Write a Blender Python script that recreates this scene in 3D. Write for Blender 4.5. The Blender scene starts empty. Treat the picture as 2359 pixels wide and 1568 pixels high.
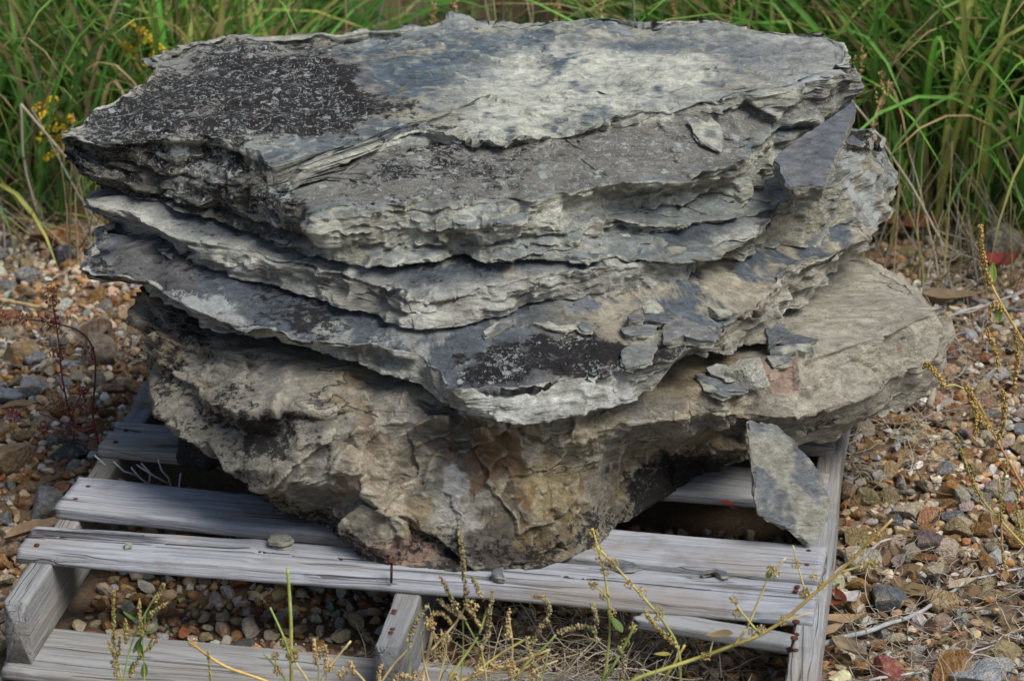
import bpy, bmesh, math, random
import numpy as np
from mathutils import Vector, Matrix

# ------------------------------------------------------------------ camera, sky, sun, exposure
sc = bpy.context.scene
C = sc.collection
rng = np.random.default_rng(7)
random.seed(7)

CAM_H, PITCH, FPX = 1.81, math.radians(22.84), 6600.0        # the photo measured at 2358 x 1568
cam = bpy.data.cameras.new('camera')
cam.sensor_width = 36.0
cam.lens = FPX / 2358.0 * 36.0
cam.clip_start, cam.clip_end = 0.1, 500.0
cam_ob = bpy.data.objects.new('camera', cam)
cam_ob.location = (0, 0, CAM_H)
cam_ob.rotation_euler = (math.pi / 2 - PITCH, 0, 0)
C.objects.link(cam_ob)
sc.camera = cam_ob
cam.dof.use_dof = True
cam.dof.focus_distance = 3.85
cam.dof.aperture_fstop = 7.0

world = bpy.data.worlds.new('World')
sc.world = world
world.use_nodes = True
SUN_EL, SUN_AZ = math.radians(56), math.radians(128)        # azimuth clockwise from +Y
wn = world.node_tree
sky = wn.nodes.new('ShaderNodeTexSky')
sky.sky_type = 'NISHITA'
sky.sun_disc = False
sky.sun_elevation = SUN_EL
sky.sun_rotation = SUN_AZ
sky.air_density, sky.dust_density, sky.ozone_density = 1.0, 2.0, 1.0
wn.links.new(sky.outputs[0], wn.nodes['Background'].inputs['Color'])
wn.nodes['Background'].inputs['Strength'].default_value = 0.06

sun = bpy.data.lights.new('sun', 'SUN')
sun.energy = 2.1
sun.angle = math.radians(34)
sun.color = (1.0, 0.98, 0.94)
sun_ob = bpy.data.objects.new('sun', sun)
d = Vector((math.sin(SUN_AZ) * math.cos(SUN_EL), math.cos(SUN_AZ) * math.cos(SUN_EL), math.sin(SUN_EL)))
sun_ob.rotation_euler = d.to_track_quat('Z', 'Y').to_euler()
sun_ob.location = d * 20
C.objects.link(sun_ob)

sc.view_settings.view_transform = 'Standard'
sc.view_settings.look = 'None'
sc.view_settings.exposure = 0.97
sc.view_settings.gamma = 1.0
sc.view_settings.use_curve_mapping = False
sc.cycles.use_denoising = True
sc.cycles.denoising_prefilter = 'ACCURATE'
sc.cycles.sampling_pattern = 'TABULATED_SOBOL'
sc.cycles.max_bounces = 6

# ------------------------------------------------------------------ helpers: geometry from measured points
SP, CP = math.sin(PITCH), math.cos(PITCH)
def ray(px, py):
    a, b = (px - 1179.0) / FPX, -(py - 784.0) / FPX
    return np.array([a, CP + b * SP, -SP + b * CP])
def atz(px, py, z):                      # point of the photo that lies at height z
    r = ray(px, py); t = (z - CAM_H) / r[2]
    return np.array([0, 0, CAM_H]) + r * t
def aty(px, py, y):                      # ... at distance y
    r = ray(px, py); t = y / r[1]
    return np.array([0, 0, CAM_H]) + r * t
def atp(px, py, pl):                     # ... on the plane z = pl0 + pl1*x + pl2*(y-3.5)
    r = ray(px, py)
    t = (CAM_H - pl[0] + pl[2] * 3.5) / (pl[1] * r[0] + pl[2] * r[1] - r[2])
    return np.array([0, 0, CAM_H]) + r * t

def _h(ix, iy, iz, seed):
    with np.errstate(over='ignore'):
        h = (ix.astype(np.uint32) * np.uint32(374761393) + iy.astype(np.uint32) * np.uint32(668265263)
             + iz.astype(np.uint32) * np.uint32(2147483647) + np.uint32((seed * 974711 + 12345) & 0xffffffff))
        h = (h ^ (h >> np.uint32(13))) * np.uint32(1274126177)
        h = (h ^ (h >> np.uint32(16))) * np.uint32(2246822519)
        h = h ^ (h >> np.uint32(15))
    return h.astype(np.float64) / 4294967295.0
def vn(x, y, z, seed=0):                 # value noise, -1..1
    x, y, z = np.broadcast_arrays(np.asarray(x, float), np.asarray(y, float), np.asarray(z, float))
    fx, fy, fz = np.floor(x), np.floor(y), np.floor(z)
    ix, iy, iz = (fx.astype(np.int64) & 0xffffffff), (fy.astype(np.int64) & 0xffffffff), (fz.astype(np.int64) & 0xffffffff)
    u, v, w = x - fx, y - fy, z - fz
    u = u * u * u * (u * (u * 6 - 15) + 10); v = v * v * v * (v * (v * 6 - 15) + 10); w = w * w * w * (w * (w * 6 - 15) + 10)
    def c(a, b, g): return _h((ix + a) & 0xffffffff, (iy + b) & 0xffffffff, (iz + g) & 0xffffffff, seed)
    x00 = c(0,0,0) * (1-u) + c(1,0,0) * u; x10 = c(0,1,0) * (1-u) + c(1,1,0) * u
    x01 = c(0,0,1) * (1-u) + c(1,0,1) * u; x11 = c(0,1,1) * (1-u) + c(1,1,1) * u
    return ((x00 * (1-v) + x10 * v) * (1-w) + (x01 * (1-v) + x11 * v) * w) * 2 - 1
def fbm(P, f, oct=4, seed=0, gain=.5, ax=(1, 1, 1)):
    s, a, t = 0, 1.0, 0
    for o in range(oct):
        s = s + a * vn(P[..., 0] * f * ax[0] + o * 7.1, P[..., 1] * f * ax[1] - o * 3.3, P[..., 2] * f * ax[2] + o * 5.7, seed + o)
        t += a; a *= gain; f *= 2.03
    return s / t
def sst(a, b, x):
    t = np.clip((x - a) / (b - a), 0, 1); return t * t * (3 - 2 * t)
def worley(P, f, seed=0):                # nearest and second cell distance, random per cell, offset to the cell point
    X = P * f; I = np.floor(X).astype(np.int64)
    d1 = np.full(P.shape[:-1], 9.0); d2 = d1.copy(); rid = np.zeros(P.shape[:-1]); off = np.zeros(P.shape)
    for a in (-1, 0, 1):
        for b in (-1, 0, 1):
            for c in (-1, 0, 1):
                J = (I + np.array([a, b, c]))
                j0, j1, j2 = J[..., 0] & 0xffffffff, J[..., 1] & 0xffffffff, J[..., 2] & 0xffffffff
                q = np.stack([_h(j0, j1, j2, seed + k) for k in (1, 2, 3)], -1)
                D = X - (J + q); dd = np.sqrt((D ** 2).sum(-1))
                m = dd < d1
                d2 = np.where(m, d1, np.minimum(d2, dd)); d1 = np.where(m, dd, d1)
                rid = np.where(m, _h(j0, j1, j2, seed + 9), rid); off = np.where(m[..., None], D, off)
    return d1, d2, rid, off / f
def sdpoly(x, y, poly):                  # signed distance to a polygon in plan, negative inside
    poly = np.asarray(poly)[:, :2]; d = np.full(x.shape, 1e9); ins = np.zeros(x.shape, bool); n = len(poly)
    for i in range(n):
        a, b = poly[i], poly[(i + 1) % n]; e = b - a; wx, wy = x - a[0], y - a[1]
        t = np.clip((wx * e[0] + wy * e[1]) / max(e @ e, 1e-12), 0, 1)
        d = np.minimum(d, (wx - t * e[0]) ** 2 + (wy - t * e[1]) ** 2)
        c = ((a[1] > y) != (b[1] > y))
        xi = a[0] + (y - a[1]) * e[0] / (e[1] if abs(e[1]) > 1e-12 else 1e-12)
        ins ^= c & (x < xi)
    return np.where(ins, -1, 1) * np.sqrt(d)

def mesh_from(name, V, F, cols=None, msk=None, smooth=True, mats=(), sharp=0):
    """V (n,3), F (m,3|4) int array"""
    me = bpy.data.meshes.new(name)
    V = np.asarray(V, np.float32); F = np.asarray(F, np.int32)
    me.vertices.add(len(V)); me.vertices.foreach_set('co', V.ravel())
    k = F.shape[1]
    me.loops.add(F.size); me.loops.foreach_set('vertex_index', F.ravel())
    me.polygons.add(len(F)); me.polygons.foreach_set('loop_start', np.arange(0, F.size, k, dtype=np.int32))
    me.polygons.foreach_set('use_smooth', np.full(len(F), smooth))
    me.update(calc_edges=True); me.validate()
    for nm, a in (('Col', cols), ('Msk', msk)):
        if a is not None:
            at = me.attributes.new(nm, 'FLOAT_COLOR', 'POINT')
            a = np.asarray(a, np.float32)
            if a.shape[1] == 3: a = np.concatenate([a, np.ones((len(a), 1), np.float32)], 1)
            at.data.foreach_set('color', a.ravel())
    for m in mats: me.materials.append(m)
    if smooth and sharp: me.set_sharp_from_angle(angle=math.radians(sharp))
    return me
def link(name, me, parent=None, loc=None, rot=None):
    o = bpy.data.objects.new(name, me)
    C.objects.link(o)
    if parent is not None: o.parent = parent
    if loc is not None: o.location = loc
    if rot is not None: o.rotation_euler = rot
    return o
def tag(o, label=None, cat=None, group=None, kind=None):
    if label: o['label'] = label
    if cat: o['category'] = cat
    if group: o['group'] = group
    if kind: o['kind'] = kind
    return o
def empty(name, loc, rz=0):
    o = bpy.data.objects.new(name, None); o.empty_display_size = .05
    C.objects.link(o); o.location = loc; o.rotation_euler = (0, 0, rz)
    return o
class MB:                                # collects quads/tris with vertex colours (tris stored as quads with a repeated corner are avoided)
    def __init__(s): s.V, s.T, s.c, s.n = [], [], [], 0
    def add(s, V, T, col):
        V = np.asarray(V, float); T = np.asarray(T, int)
        if T.shape[1] == 4: T = np.concatenate([T[:, [0, 1, 2]], T[:, [0, 2, 3]]])
        s.V.append(V); s.T.append(T + s.n); s.n += len(V)
        col = np.asarray(col, float)
        s.c.append(np.broadcast_to(col, (len(V), 3)) if col.ndim == 1 else col)
    def tube(s, pts, rad, col, sides=5, cap=True):
        pts = np.asarray(pts, float); n = len(pts); rad = np.broadcast_to(np.asarray(rad, float), (n,))
        tg = np.gradient(pts, axis=0); tg /= np.linalg.norm(tg, axis=1)[:, None] + 1e-12
        ref = np.where(np.abs(tg[:, 2:3]) < .9, np.array([[0, 0, 1.]]), np.array([[1., 0, 0]]))
        a = np.cross(tg, ref); a /= np.linalg.norm(a, axis=1)[:, None] + 1e-12; b = np.cross(tg, a)
        an = np.linspace(0, 2 * np.pi, sides, endpoint=False)
        V = (pts[:, None] + rad[:, None, None] * (a[:, None] * np.cos(an)[None, :, None] + b[:, None] * np.sin(an)[None, :, None])).reshape(-1, 3)
        i, j = np.meshgrid(np.arange(n - 1), np.arange(sides), indexing='ij'); jn = (j + 1) % sides
        F = np.stack([i * sides + j, i * sides + jn, (i + 1) * sides + jn, (i + 1) * sides + j], -1).reshape(-1, 4)
        F = np.concatenate([F[:, [0, 1, 2]], F[:, [0, 2, 3]]])
        cc = np.asarray(col, float)
        cc = np.repeat(cc, sides, 0) if cc.ndim == 2 else np.broadcast_to(cc, (len(V), 3))
        if cap:
            V = np.concatenate([V, pts[[0, -1]]]); L = n * sides
            k = np.arange(sides); kn = (k + 1) % sides
            F = np.concatenate([F, np.stack([np.full(sides, L), kn, k], -1), np.stack([np.full(sides, L + 1), (n - 1) * sides + k, (n - 1) * sides + kn], -1)])
            cc = np.concatenate([cc, cc[[0, -1]]])
        s.add(V, F, cc)
    def mesh(s, name, mats, smooth=True):
        return mesh_from(name, np.concatenate(s.V), np.concatenate(s.T), np.concatenate(s.c), None, smooth, mats)

# ------------------------------------------------------------------ materials
def newmat(name):
    m = bpy.data.materials.new(name); m.use_nodes = True
    nt = m.node_tree; b = nt.nodes['Principled BSDF']
    b.inputs['Specular IOR Level'].default_value = 0.25
    return m, nt, b
def nd(nt, t, **kw):
    n = nt.nodes.new(t)
    for k, v in kw.items():
        if k in n.inputs: n.inputs[k].default_value = v
        else: setattr(n, k, v)
    return n
def mth(nt, op, a, b=None, c=None, clamp=False):
    n = nt.nodes.new('ShaderNodeMath'); n.operation = op; n.use_clamp = clamp
    for i, v in enumerate((a, b, c)):
        if v is None: continue
        if isinstance(v, (int, float)): n.inputs[i].default_value = v
        else: nt.links.new(v, n.inputs[i])
    return n.outputs[0]
def mixc(nt, fac, a, b, mode='MIX'):
    n = nt.nodes.new('ShaderNodeMix'); n.data_type = 'RGBA'; n.blend_type = mode
    for s, v in ((n.inputs[0], fac), (n.inputs[6], a), (n.inputs[7], b)):
        if isinstance(v, (int, float)): s.default_value = v
        elif isinstance(v, tuple): s.default_value = (*v, 1)
        else: nt.links.new(v, s)
    return n.outputs[2]
def maprange(nt, v, a, b, c=0.0, d=1.0, smooth=True):
    n = nt.nodes.new('ShaderNodeMapRange')
    if smooth: n.interpolation_type = 'SMOOTHSTEP'
    nt.links.new(v, n.inputs[0])
    for i, q in enumerate((a, b, c, d)):
        if isinstance(q, (int, float)): n.inputs[i + 1].default_value = q
        else: nt.links.new(q, n.inputs[i + 1])
    return n.outputs[0]
def noise(nt, vec, scale, detail=5, rough=.6, dist=0):
    n = nd(nt, 'ShaderNodeTexNoise', Scale=scale, Detail=detail, Roughness=rough, Distortion=dist)
    nt.links.new(vec, n.inputs['Vector']); return n
def mapping(nt, vec, sc_=(1, 1, 1), rot=(0, 0, 0)):
    n = nt.nodes.new('ShaderNodeMapping'); n.inputs['Scale'].default_value = sc_; n.inputs['Rotation'].default_value = rot
    nt.links.new(vec, n.inputs['Vector']); return n.outputs[0]

def rock_material(name, strata=True, grain=.52):
    m, nt, b = newmat(name)
    tc = nt.nodes.new('ShaderNodeTexCoord'); ob = tc.outputs['Object']
    col = nd(nt, 'ShaderNodeAttribute', attribute_name='Col').outputs['Color']
    mk = nd(nt, 'ShaderNodeAttribute', attribute_name='Msk')
    sep = nt.nodes.new('ShaderNodeSeparateColor'); nt.links.new(mk.outputs['Color'], sep.inputs[0])
    white, black, rust = sep.outputs[0], sep.outputs[1], sep.outputs[2]
    n1 = noise(nt, mapping(nt, ob, (1, 1.8, 2.4)), 48, 9, .72).outputs[0]
    n2 = noise(nt, ob, 420, 4, .7).outputs[0]
    n0 = noise(nt, mapping(nt, ob, (1, 1.7, 2)), 14, 6, .65).outputs[0]
    c = mixc(nt, 1.0, col, maprange(nt, n1, .28, .72, 1 - grain, 1 + grain, False), 'MULTIPLY')
    c = mixc(nt, 1.0, c, maprange(nt, n0, .3, .7, .78, 1.2, False), 'MULTIPLY')
    c = mixc(nt, 1.0, c, maprange(nt, n2, .25, .75, .78, 1.22, False), 'MULTIPLY')
    # hairline cracks
    nc = noise(nt, mapping(nt, ob, (.7, 1.6, 1.8)), 5, 6, .5, .2).outputs[0]
    ncm = noise(nt, ob, 7, 3, .5).outputs[0]
    crk = mth(nt, 'MULTIPLY', maprange(nt, mth(nt, 'ABSOLUTE', mth(nt, 'SUBTRACT', nc, .5)), .0012, .005, 1.0, 0.0), maprange(nt, ncm, .54, .62))
    c = mixc(nt, mth(nt, 'MULTIPLY', crk, .75), c, (.035, .032, .028))
    # rusty stain
    nr = noise(nt, ob, 38, 6, .65).outputs[0]
    fr = maprange(nt, mth(nt, 'ADD', mth(nt, 'MULTIPLY', mth(nt, 'SUBTRACT', nr, .5), 1.6), rust), .38, .72, 0.0, .6)
    c = mixc(nt, fr, c, (.19, .092, .03))
    # black crust lichen and painted shade: ragged patches, density from the mask
    nb = noise(nt, mapping(nt, ob, (1, 1.6, 1.6)), 85, 10, .78).outputs[0]
    nbb = noise(nt, ob, 17, 4, .6).outputs[0]
    fb = maprange(nt, mth(nt, 'ADD', mth(nt, 'ADD', mth(nt, 'MULTIPLY', mth(nt, 'SUBTRACT', nb, .5), 1.9), mth(nt, 'MULTIPLY', mth(nt, 'SUBTRACT', nbb, .5), 1.1)), black), .34, .54)
    c = mixc(nt, mth(nt, 'MULTIPLY', fb, .93), c, (.014, .012, .013))
    # pale crust lichen: round spots and patches
    vo = nd(nt, 'ShaderNodeTexVoronoi', Scale=80, Randomness=1.0)
    dis = noise(nt, ob, 70, 4, .7)
    va = nt.nodes.new('ShaderNodeVectorMath'); va.operation = 'MULTIPLY_ADD'
    nt.links.new(dis.outputs['Color'], va.inputs[0]); va.inputs[1].default_value = (.030,) * 3; nt.links.new(ob, va.inputs[2])
    nt.links.new(va.outputs[0], vo.inputs['Vector'])
    sepv = nt.nodes.new('ShaderNodeSeparateColor'); nt.links.new(vo.outputs['Color'], sepv.inputs[0])
    rad = mth(nt, 'MULTIPLY', mth(nt, 'SUBTRACT', mth(nt, 'ADD', mth(nt, 'POWER', sepv.outputs[0], 1.7), white), 1.0), .95)
    fw = maprange(nt, mth(nt, 'SUBTRACT', rad, vo.outputs['Distance']), -.04, .10)
    vf = nd(nt, 'ShaderNodeTexVoronoi', Scale=240, Randomness=1.0); nt.links.new(va.outputs[0], vf.inputs['Vector'])
    sepf = nt.nodes.new('ShaderNodeSeparateColor'); nt.links.new(vf.outputs['Color'], sepf.inputs[0])
    fwf = maprange(nt, mth(nt, 'SUBTRACT', mth(nt, 'MULTIPLY', mth(nt, 'SUBTRACT', mth(nt, 'ADD', sepf.outputs[0], mth(nt, 'MULTIPLY', white, 1.15)), 1.0), 1.1), vf.outputs['Distance']), -.05, .12, 0.0, .8)
    fw = mth(nt, 'MAXIMUM', fw, fwf)
    nw = noise(nt, ob, 60, 7, .7).outputs[0]
    fw2 = maprange(nt, mth(nt, 'ADD', mth(nt, 'MULTIPLY', mth(nt, 'SUBTRACT', nw, .5), 1.8), white), .72, .86)
    fw = mth(nt, 'MAXIMUM', fw, fw2)
    wc = mixc(nt, sepv.outputs[1], (.36, .37, .35), (.50, .53, .51))
    c = mixc(nt, mth(nt, 'MULTIPLY', fw, .85), c, wc)
    nt.links.new(c, b.inputs['Base Color'])
    b.inputs['Roughness'].default_value = .88
    bn1 = noise(nt, ob, 160, 6, .7).outputs[0]
    h = mth(nt, 'MULTIPLY', bn1, .0042 if strata else .0065)
    h = mth(nt, 'ADD', h, mth(nt, 'MULTIPLY', n1, .014 if strata else .007))
    h = mth(nt, 'SUBTRACT', h, mth(nt, 'MULTIPLY', crk, .004))
    if strata:
        st = noise(nt, mapping(nt, ob, (16, 16, 150), (.08, -.02, 0)), 1.0, 6, .7).outputs[0]
        h = mth(nt, 'ADD', h, mth(nt, 'MULTIPLY', st, .0045))
    h = mth(nt, 'ADD', h, mth(nt, 'MULTIPLY', fw, .0008))
    bp = nd(nt, 'ShaderNodeBump', Strength=1.0, Distance=1.0)
    nt.links.new(h, bp.inputs['Height']); nt.links.new(bp.outputs[0], b.inputs['Normal'])
    return m
M_slate = rock_material('layered_slate', True)
M_boulder = rock_material('brown_sandstone', False, .5)

def attr_material(name, rough=.8, nscale=60, amt=.25, bump=.0, bscale=200, trans=0.0, objcol=False, tone=0):
    m, nt, b = newmat(name)
    tc = nt.nodes.new('ShaderNodeTexCoord'); ob = tc.outputs['Object']
    if objcol: col = nt.nodes.new('ShaderNodeObjectInfo').outputs['Color']
    else: col = nd(nt, 'ShaderNodeAttribute', attribute_name='Col').outputs['Color']
    n1 = noise(nt, ob, nscale, 5, .65).outputs[0]
    c = mixc(nt, 1.0, col, maprange(nt, n1, .25, .75, 1 - amt, 1 + amt, False), 'MULTIPLY')
    if tone:
        n3 = noise(nt, ob, tone, 4, .6, .5).outputs[0]
        c = mixc(nt, maprange(nt, n3, .50, .62, 0, .45), c, (.56, .46, .32))
        n4 = noise(nt, ob, tone * 1.7, 4, .65).outputs[0]
        c = mixc(nt, maprange(nt, n4, .60, .72, 0, .5), c, (.24, .14, .07))
    nt.links.new(c, b.inputs['Base Color']); b.inputs['Roughness'].default_value = rough
    if bump:
        n2 = noise(nt, ob, bscale, 5, .65).outputs[0]
        bp = nd(nt, 'ShaderNodeBump', Strength=.7, Distance=1.0)
        nt.links.new(mth(nt, 'MULTIPLY', n2, bump), bp.inputs['Height']); nt.links.new(bp.outputs[0], b.inputs['Normal'])
    if trans:
        tr = nt.nodes.new('ShaderNodeBsdfTranslucent'); nt.links.new(c, tr.inputs[0])
        mx = nt.nodes.new('ShaderNodeMixShader'); mx.inputs[0].default_value = trans
        nt.links.new(b.outputs[0], mx.inputs[1]); nt.links.new(tr.outputs[0], mx.inputs[2])
        nt.links.new(mx.outputs[0], nt.nodes['Material Output'].inputs[0])
    return m
M_leaf = attr_material('green_blade', .55, 40, .2, trans=.4)
M_dry = attr_material('dry_plant', .85, 60, .3)
M_stem = attr_material('weed_stem', .6, 80, .25)
M_gravel = attr_material('gravel_stone', .85, 160, .45, .005, 260, tone=75)
M_pebble = attr_material('pebble_stone', .85, 3.0, .5, .10, 5, objcol=True, tone=1.6)
M_litter = attr_material('dead_leaf', .8, 60, .35, .002, 150, trans=.15)

def wood_material(name, tint=(1, 1, 1), dark=.0):
    m, nt, b = newmat(name)
    tc = nt.nodes.new('ShaderNodeTexCoord'); ob = tc.outputs['Object']
    oi = nt.nodes.new('ShaderNodeObjectInfo')
    va = nt.nodes.new('ShaderNodeVectorMath'); va.operation = 'MULTIPLY_ADD'
    rnd = nt.nodes.new('ShaderNodeCombineXYZ')
    for i in range(3): nt.links.new(oi.outputs['Random'], rnd.inputs[i])
    nt.links.new(rnd.outputs[0], va.inputs[0]); va.inputs[1].default_value = (31, 17, 23); nt.links.new(ob, va.inputs[2])
    p = va.outputs[0]
    warp = noise(nt, mapping(nt, p, (2.2, 9, 9)), 1.0, 3, .5)
    va2 = nt.nodes.new('ShaderNodeVectorMath'); va2.operation = 'MULTIPLY_ADD'
    nt.links.new(warp.outputs['Color'], va2.inputs[0]); va2.inputs[1].default_value = (0, .05, .05); nt.links.new(p, va2.inputs[2])
    g1 = noise(nt, mapping(nt, va2.outputs[0], (2.5, 130, 130)), 1.0, 5, .65).outputs[0]
    g2 = noise(nt, mapping(nt, va2.outputs[0], (9, 420, 420)), 1.0, 4, .7).outputs[0]
    g3 = noise(nt, mapping(nt, p, (3, 7, 7)), 1.0, 4, .6).outputs[0]
    lo = tuple(.62 * t for t in (.40 * tint[0], .41 * tint[1], .43 * tint[2])); hi = (.40 * tint[0], .412 * tint[1], .44 * tint[2])
    c = mixc(nt, maprange(nt, g1, .34, .60), lo, hi)
    c = mixc(nt, 1.0, c, maprange(nt, oi.outputs['Random'], 0, 1, .70, 1.04, False), 'MULTIPLY')
    c = mixc(nt, maprange(nt, g3, .42, .68, 0, .75), c, (.24, .205, .16))
    c = mixc(nt, maprange(nt, g2, .54, .74, 0, .5), c, (.10, .09, .085))
    blue = noise(nt, mapping(nt, p, (5, 26, 26)), 1.0, 4, .6).outputs[0]
    c = mixc(nt, maprange(nt, blue, .5, .75, 0, .35), c, (.19, .215, .27))
    ck = noise(nt, mapping(nt, va2.outputs[0], (1.1, 48, 48)), 1.0, 2, .5).outputs[0]
    ckm = noise(nt, mapping(nt, p, (4, 20, 20)), 1.0, 2, .5).outputs[0]
    ckf = mth(nt, 'MULTIPLY', maprange(nt, mth(nt, 'ABSOLUTE', mth(nt, 'SUBTRACT', ck, .5)), .004, .016, 1.0, 0.0), maprange(nt, ckm, .50, .58))
    c = mixc(nt, mth(nt, 'MULTIPLY', ckf, .65), c, (.045, .038, .032))
    kv = nd(nt, 'ShaderNodeTexVoronoi', Scale=1.0, Randomness=1.0); nt.links.new(mapping(nt, p, (4.2, 13, 3)), kv.inputs['Vector'])
    kn = maprange(nt, mth(nt, 'ADD', kv.outputs['Distance'], mth(nt, 'MULTIPLY', g3, .06)), .07, .13, 1.0, 0.0)
    c = mixc(nt, mth(nt, 'MULTIPLY', kn, .7), c, (.085, .07, .055))
    dirt = noise(nt, p, 14, 6, .7).outputs[0]
    c = mixc(nt, maprange(nt, dirt, .52, .72, 0, .5), c, (.15, .125, .10))
    nt.links.new(c, b.inputs['Base Color']); b.inputs['Roughness'].default_value = .85
    h = mth(nt, 'SUBTRACT', mth(nt, 'MULTIPLY', g1, .0035), mth(nt, 'MULTIPLY', ckf, .004))
    h = mth(nt, 'ADD', h, mth(nt, 'MULTIPLY', g2, .0018))
    bp = nd(nt, 'ShaderNodeBump', Strength=.8, Distance=1.0)
    nt.links.new(h, bp.inputs['Height']); nt.links.new(bp.outputs[0], b.inputs['Normal'])
    return m
M_wood = wood_material('weathered_pine')
M_wood2 = wood_material('weathered_oak', (.78, .76, .70))
m_, nt_, b_ = newmat('rusty_iron')
tc_ = nt_.nodes.new('ShaderNodeTexCoord')
n_ = noise(nt_, tc_.outputs['Object'], 300, 5, .7).outputs[0]
nt_.links.new(mixc(nt_, n_, (.03, .014, .01), (.13, .045, .02)), b_.inputs['Base Color']); b_.inputs['Roughness'].default_value = .9
M_rust = m_

# ------------------------------------------------------------------ ground sheet
def srgb(*c):
    a = np.array(c, float) / 255
    return np.where(a <= .04045, a / 12.92, ((a + .055) / 1.055) ** 2.4)
m_, nt_, b_ = newmat('gritty_soil')
tc_ = nt_.nodes.new('ShaderNodeTexCoord'); ob_ = tc_.outputs['Object']
c_ = mixc(nt_, noise(nt_, ob_, 9, 6, .7).outputs[0], (.15, .095, .055), (.29, .205, .125))
c_ = mixc(nt_, maprange(nt_, noise(nt_, ob_, 160, 5, .7).outputs[0], .5, .75), c_, (.36, .28, .19))
nt_.links.new(c_, b_.inputs['Base Color']); b_.inputs['Roughness'].default_value = .95
bp_ = nd(nt_, 'ShaderNodeBump', Strength=.8, Distance=1.0)
nt_.links.new(mth(nt_, 'MULTIPLY', noise(nt_, ob_, 90, 6, .7).outputs[0], .02), bp_.inputs['Height']); nt_.links.new(bp_.outputs[0], b_.inputs['Normal'])
M_soil = m_
def ground_z(x, y):
    P = np.stack(np.broadcast_arrays(np.asarray(x, float), np.asarray(y, float), 0.0), -1)
    return .012 * fbm(P, 1.3, 3, 5) - .006 + .05 * sst(4.9, 8, np.asarray(y, float))
gx = np.concatenate([np.linspace(-60, -3, 12)[:-1], np.linspace(-3, 3, 121), np.linspace(3, 60, 12)[1:]])
gy = np.concatenate([np.linspace(-30, 2, 8)[:-1], np.linspace(2, 8, 121), np.linspace(8, 120, 16)[1:]])
GX, GY = np.meshgrid(gx, gy, indexing='ij')
GZ = ground_z(GX, GY)
V = np.stack([GX, GY, GZ], -1).reshape(-1, 3)
i, j = np.meshgrid(np.arange(len(gx) - 1), np.arange(len(gy) - 1), indexing='ij'); w_ = len(gy)
F = np.stack([i * w_ + j, (i + 1) * w_ + j, (i + 1) * w_ + j + 1, i * w_ + j + 1], -1).reshape(-1, 4)
ground = tag(link('ground', mesh_from('ground', V, F, mats=[M_soil])), kind='structure')

# ------------------------------------------------------------------ the stacked rocks
def ring_at(poly, cx, cy, th):
    """polygon (n,3) -> radius and height at the angles th round (cx,cy)"""
    poly = np.asarray(poly, float); n = len(poly); pts = []
    for a in range(n):
        p, q = poly[a], poly[(a + 1) % n]
        for t in np.linspace(0, 1, 24, endpoint=False): pts.append(p + (q - p) * t)
    pts = np.array(pts)
    an = np.arctan2(pts[:, 1] - cy, pts[:, 0] - cx)
    o = np.argsort(an); an, pts = an[o], pts[o]
    r = np.hypot(pts[:, 0] - cx, pts[:, 1] - cy)
    an = np.concatenate([an[-40:] - 2 * np.pi, an, an[:40] + 2 * np.pi]); r = np.concatenate([r[-40:], r, r[:40]])
    z = np.concatenate([pts[-40:, 2], pts[:, 2], pts[:40, 2]])
    t = (th + np.pi) % (2 * np.pi) - np.pi
    return np.interp(t, an, r), np.interp(t, an, z)

PIX = {'all': []}
def project(P):
    z = P[..., 2] - CAM_H; D = P[..., 1] * CP - z * SP; Yc = P[..., 1] * SP + z * CP
    return 1179 + FPX * P[..., 0] / D, 784 - FPX * Yc / D, D
def pick(u, v, dd, P, x, y, r=5):
    m = np.where((np.abs(u - x) < r) & (np.abs(v - y) < r))[0]
    if len(m) == 0: return pick(u, v, dd, P, x, y, r * 2) if r < 200 else None
    k = m[np.argmin(dd[m] + .002 * np.hypot(u[m] - x, v[m] - y))]
    return P[k]
def spot(x, y):                          # the point of the rock being coloured that shows at (x,y)
    (u, v, dd), P = PIX['now']
    return pick(u.ravel(), v.ravel(), dd.ravel(), P.reshape(-1, 3), x, y)
def surf(x, y, r=5):                     # the nearest rock surface at (x,y)
    best = None
    for u, v, dd, P in PIX['all']:
        m = np.where((np.abs(u - x) < r) & (np.abs(v - y) < r))[0]
        if len(m):
            k = m[np.argmin(dd[m])]
            if best is None or dd[k] < best[0]: best = (dd[k], P[k])
    return best[1] if best is not None else surf(x, y, r * 2)
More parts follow.
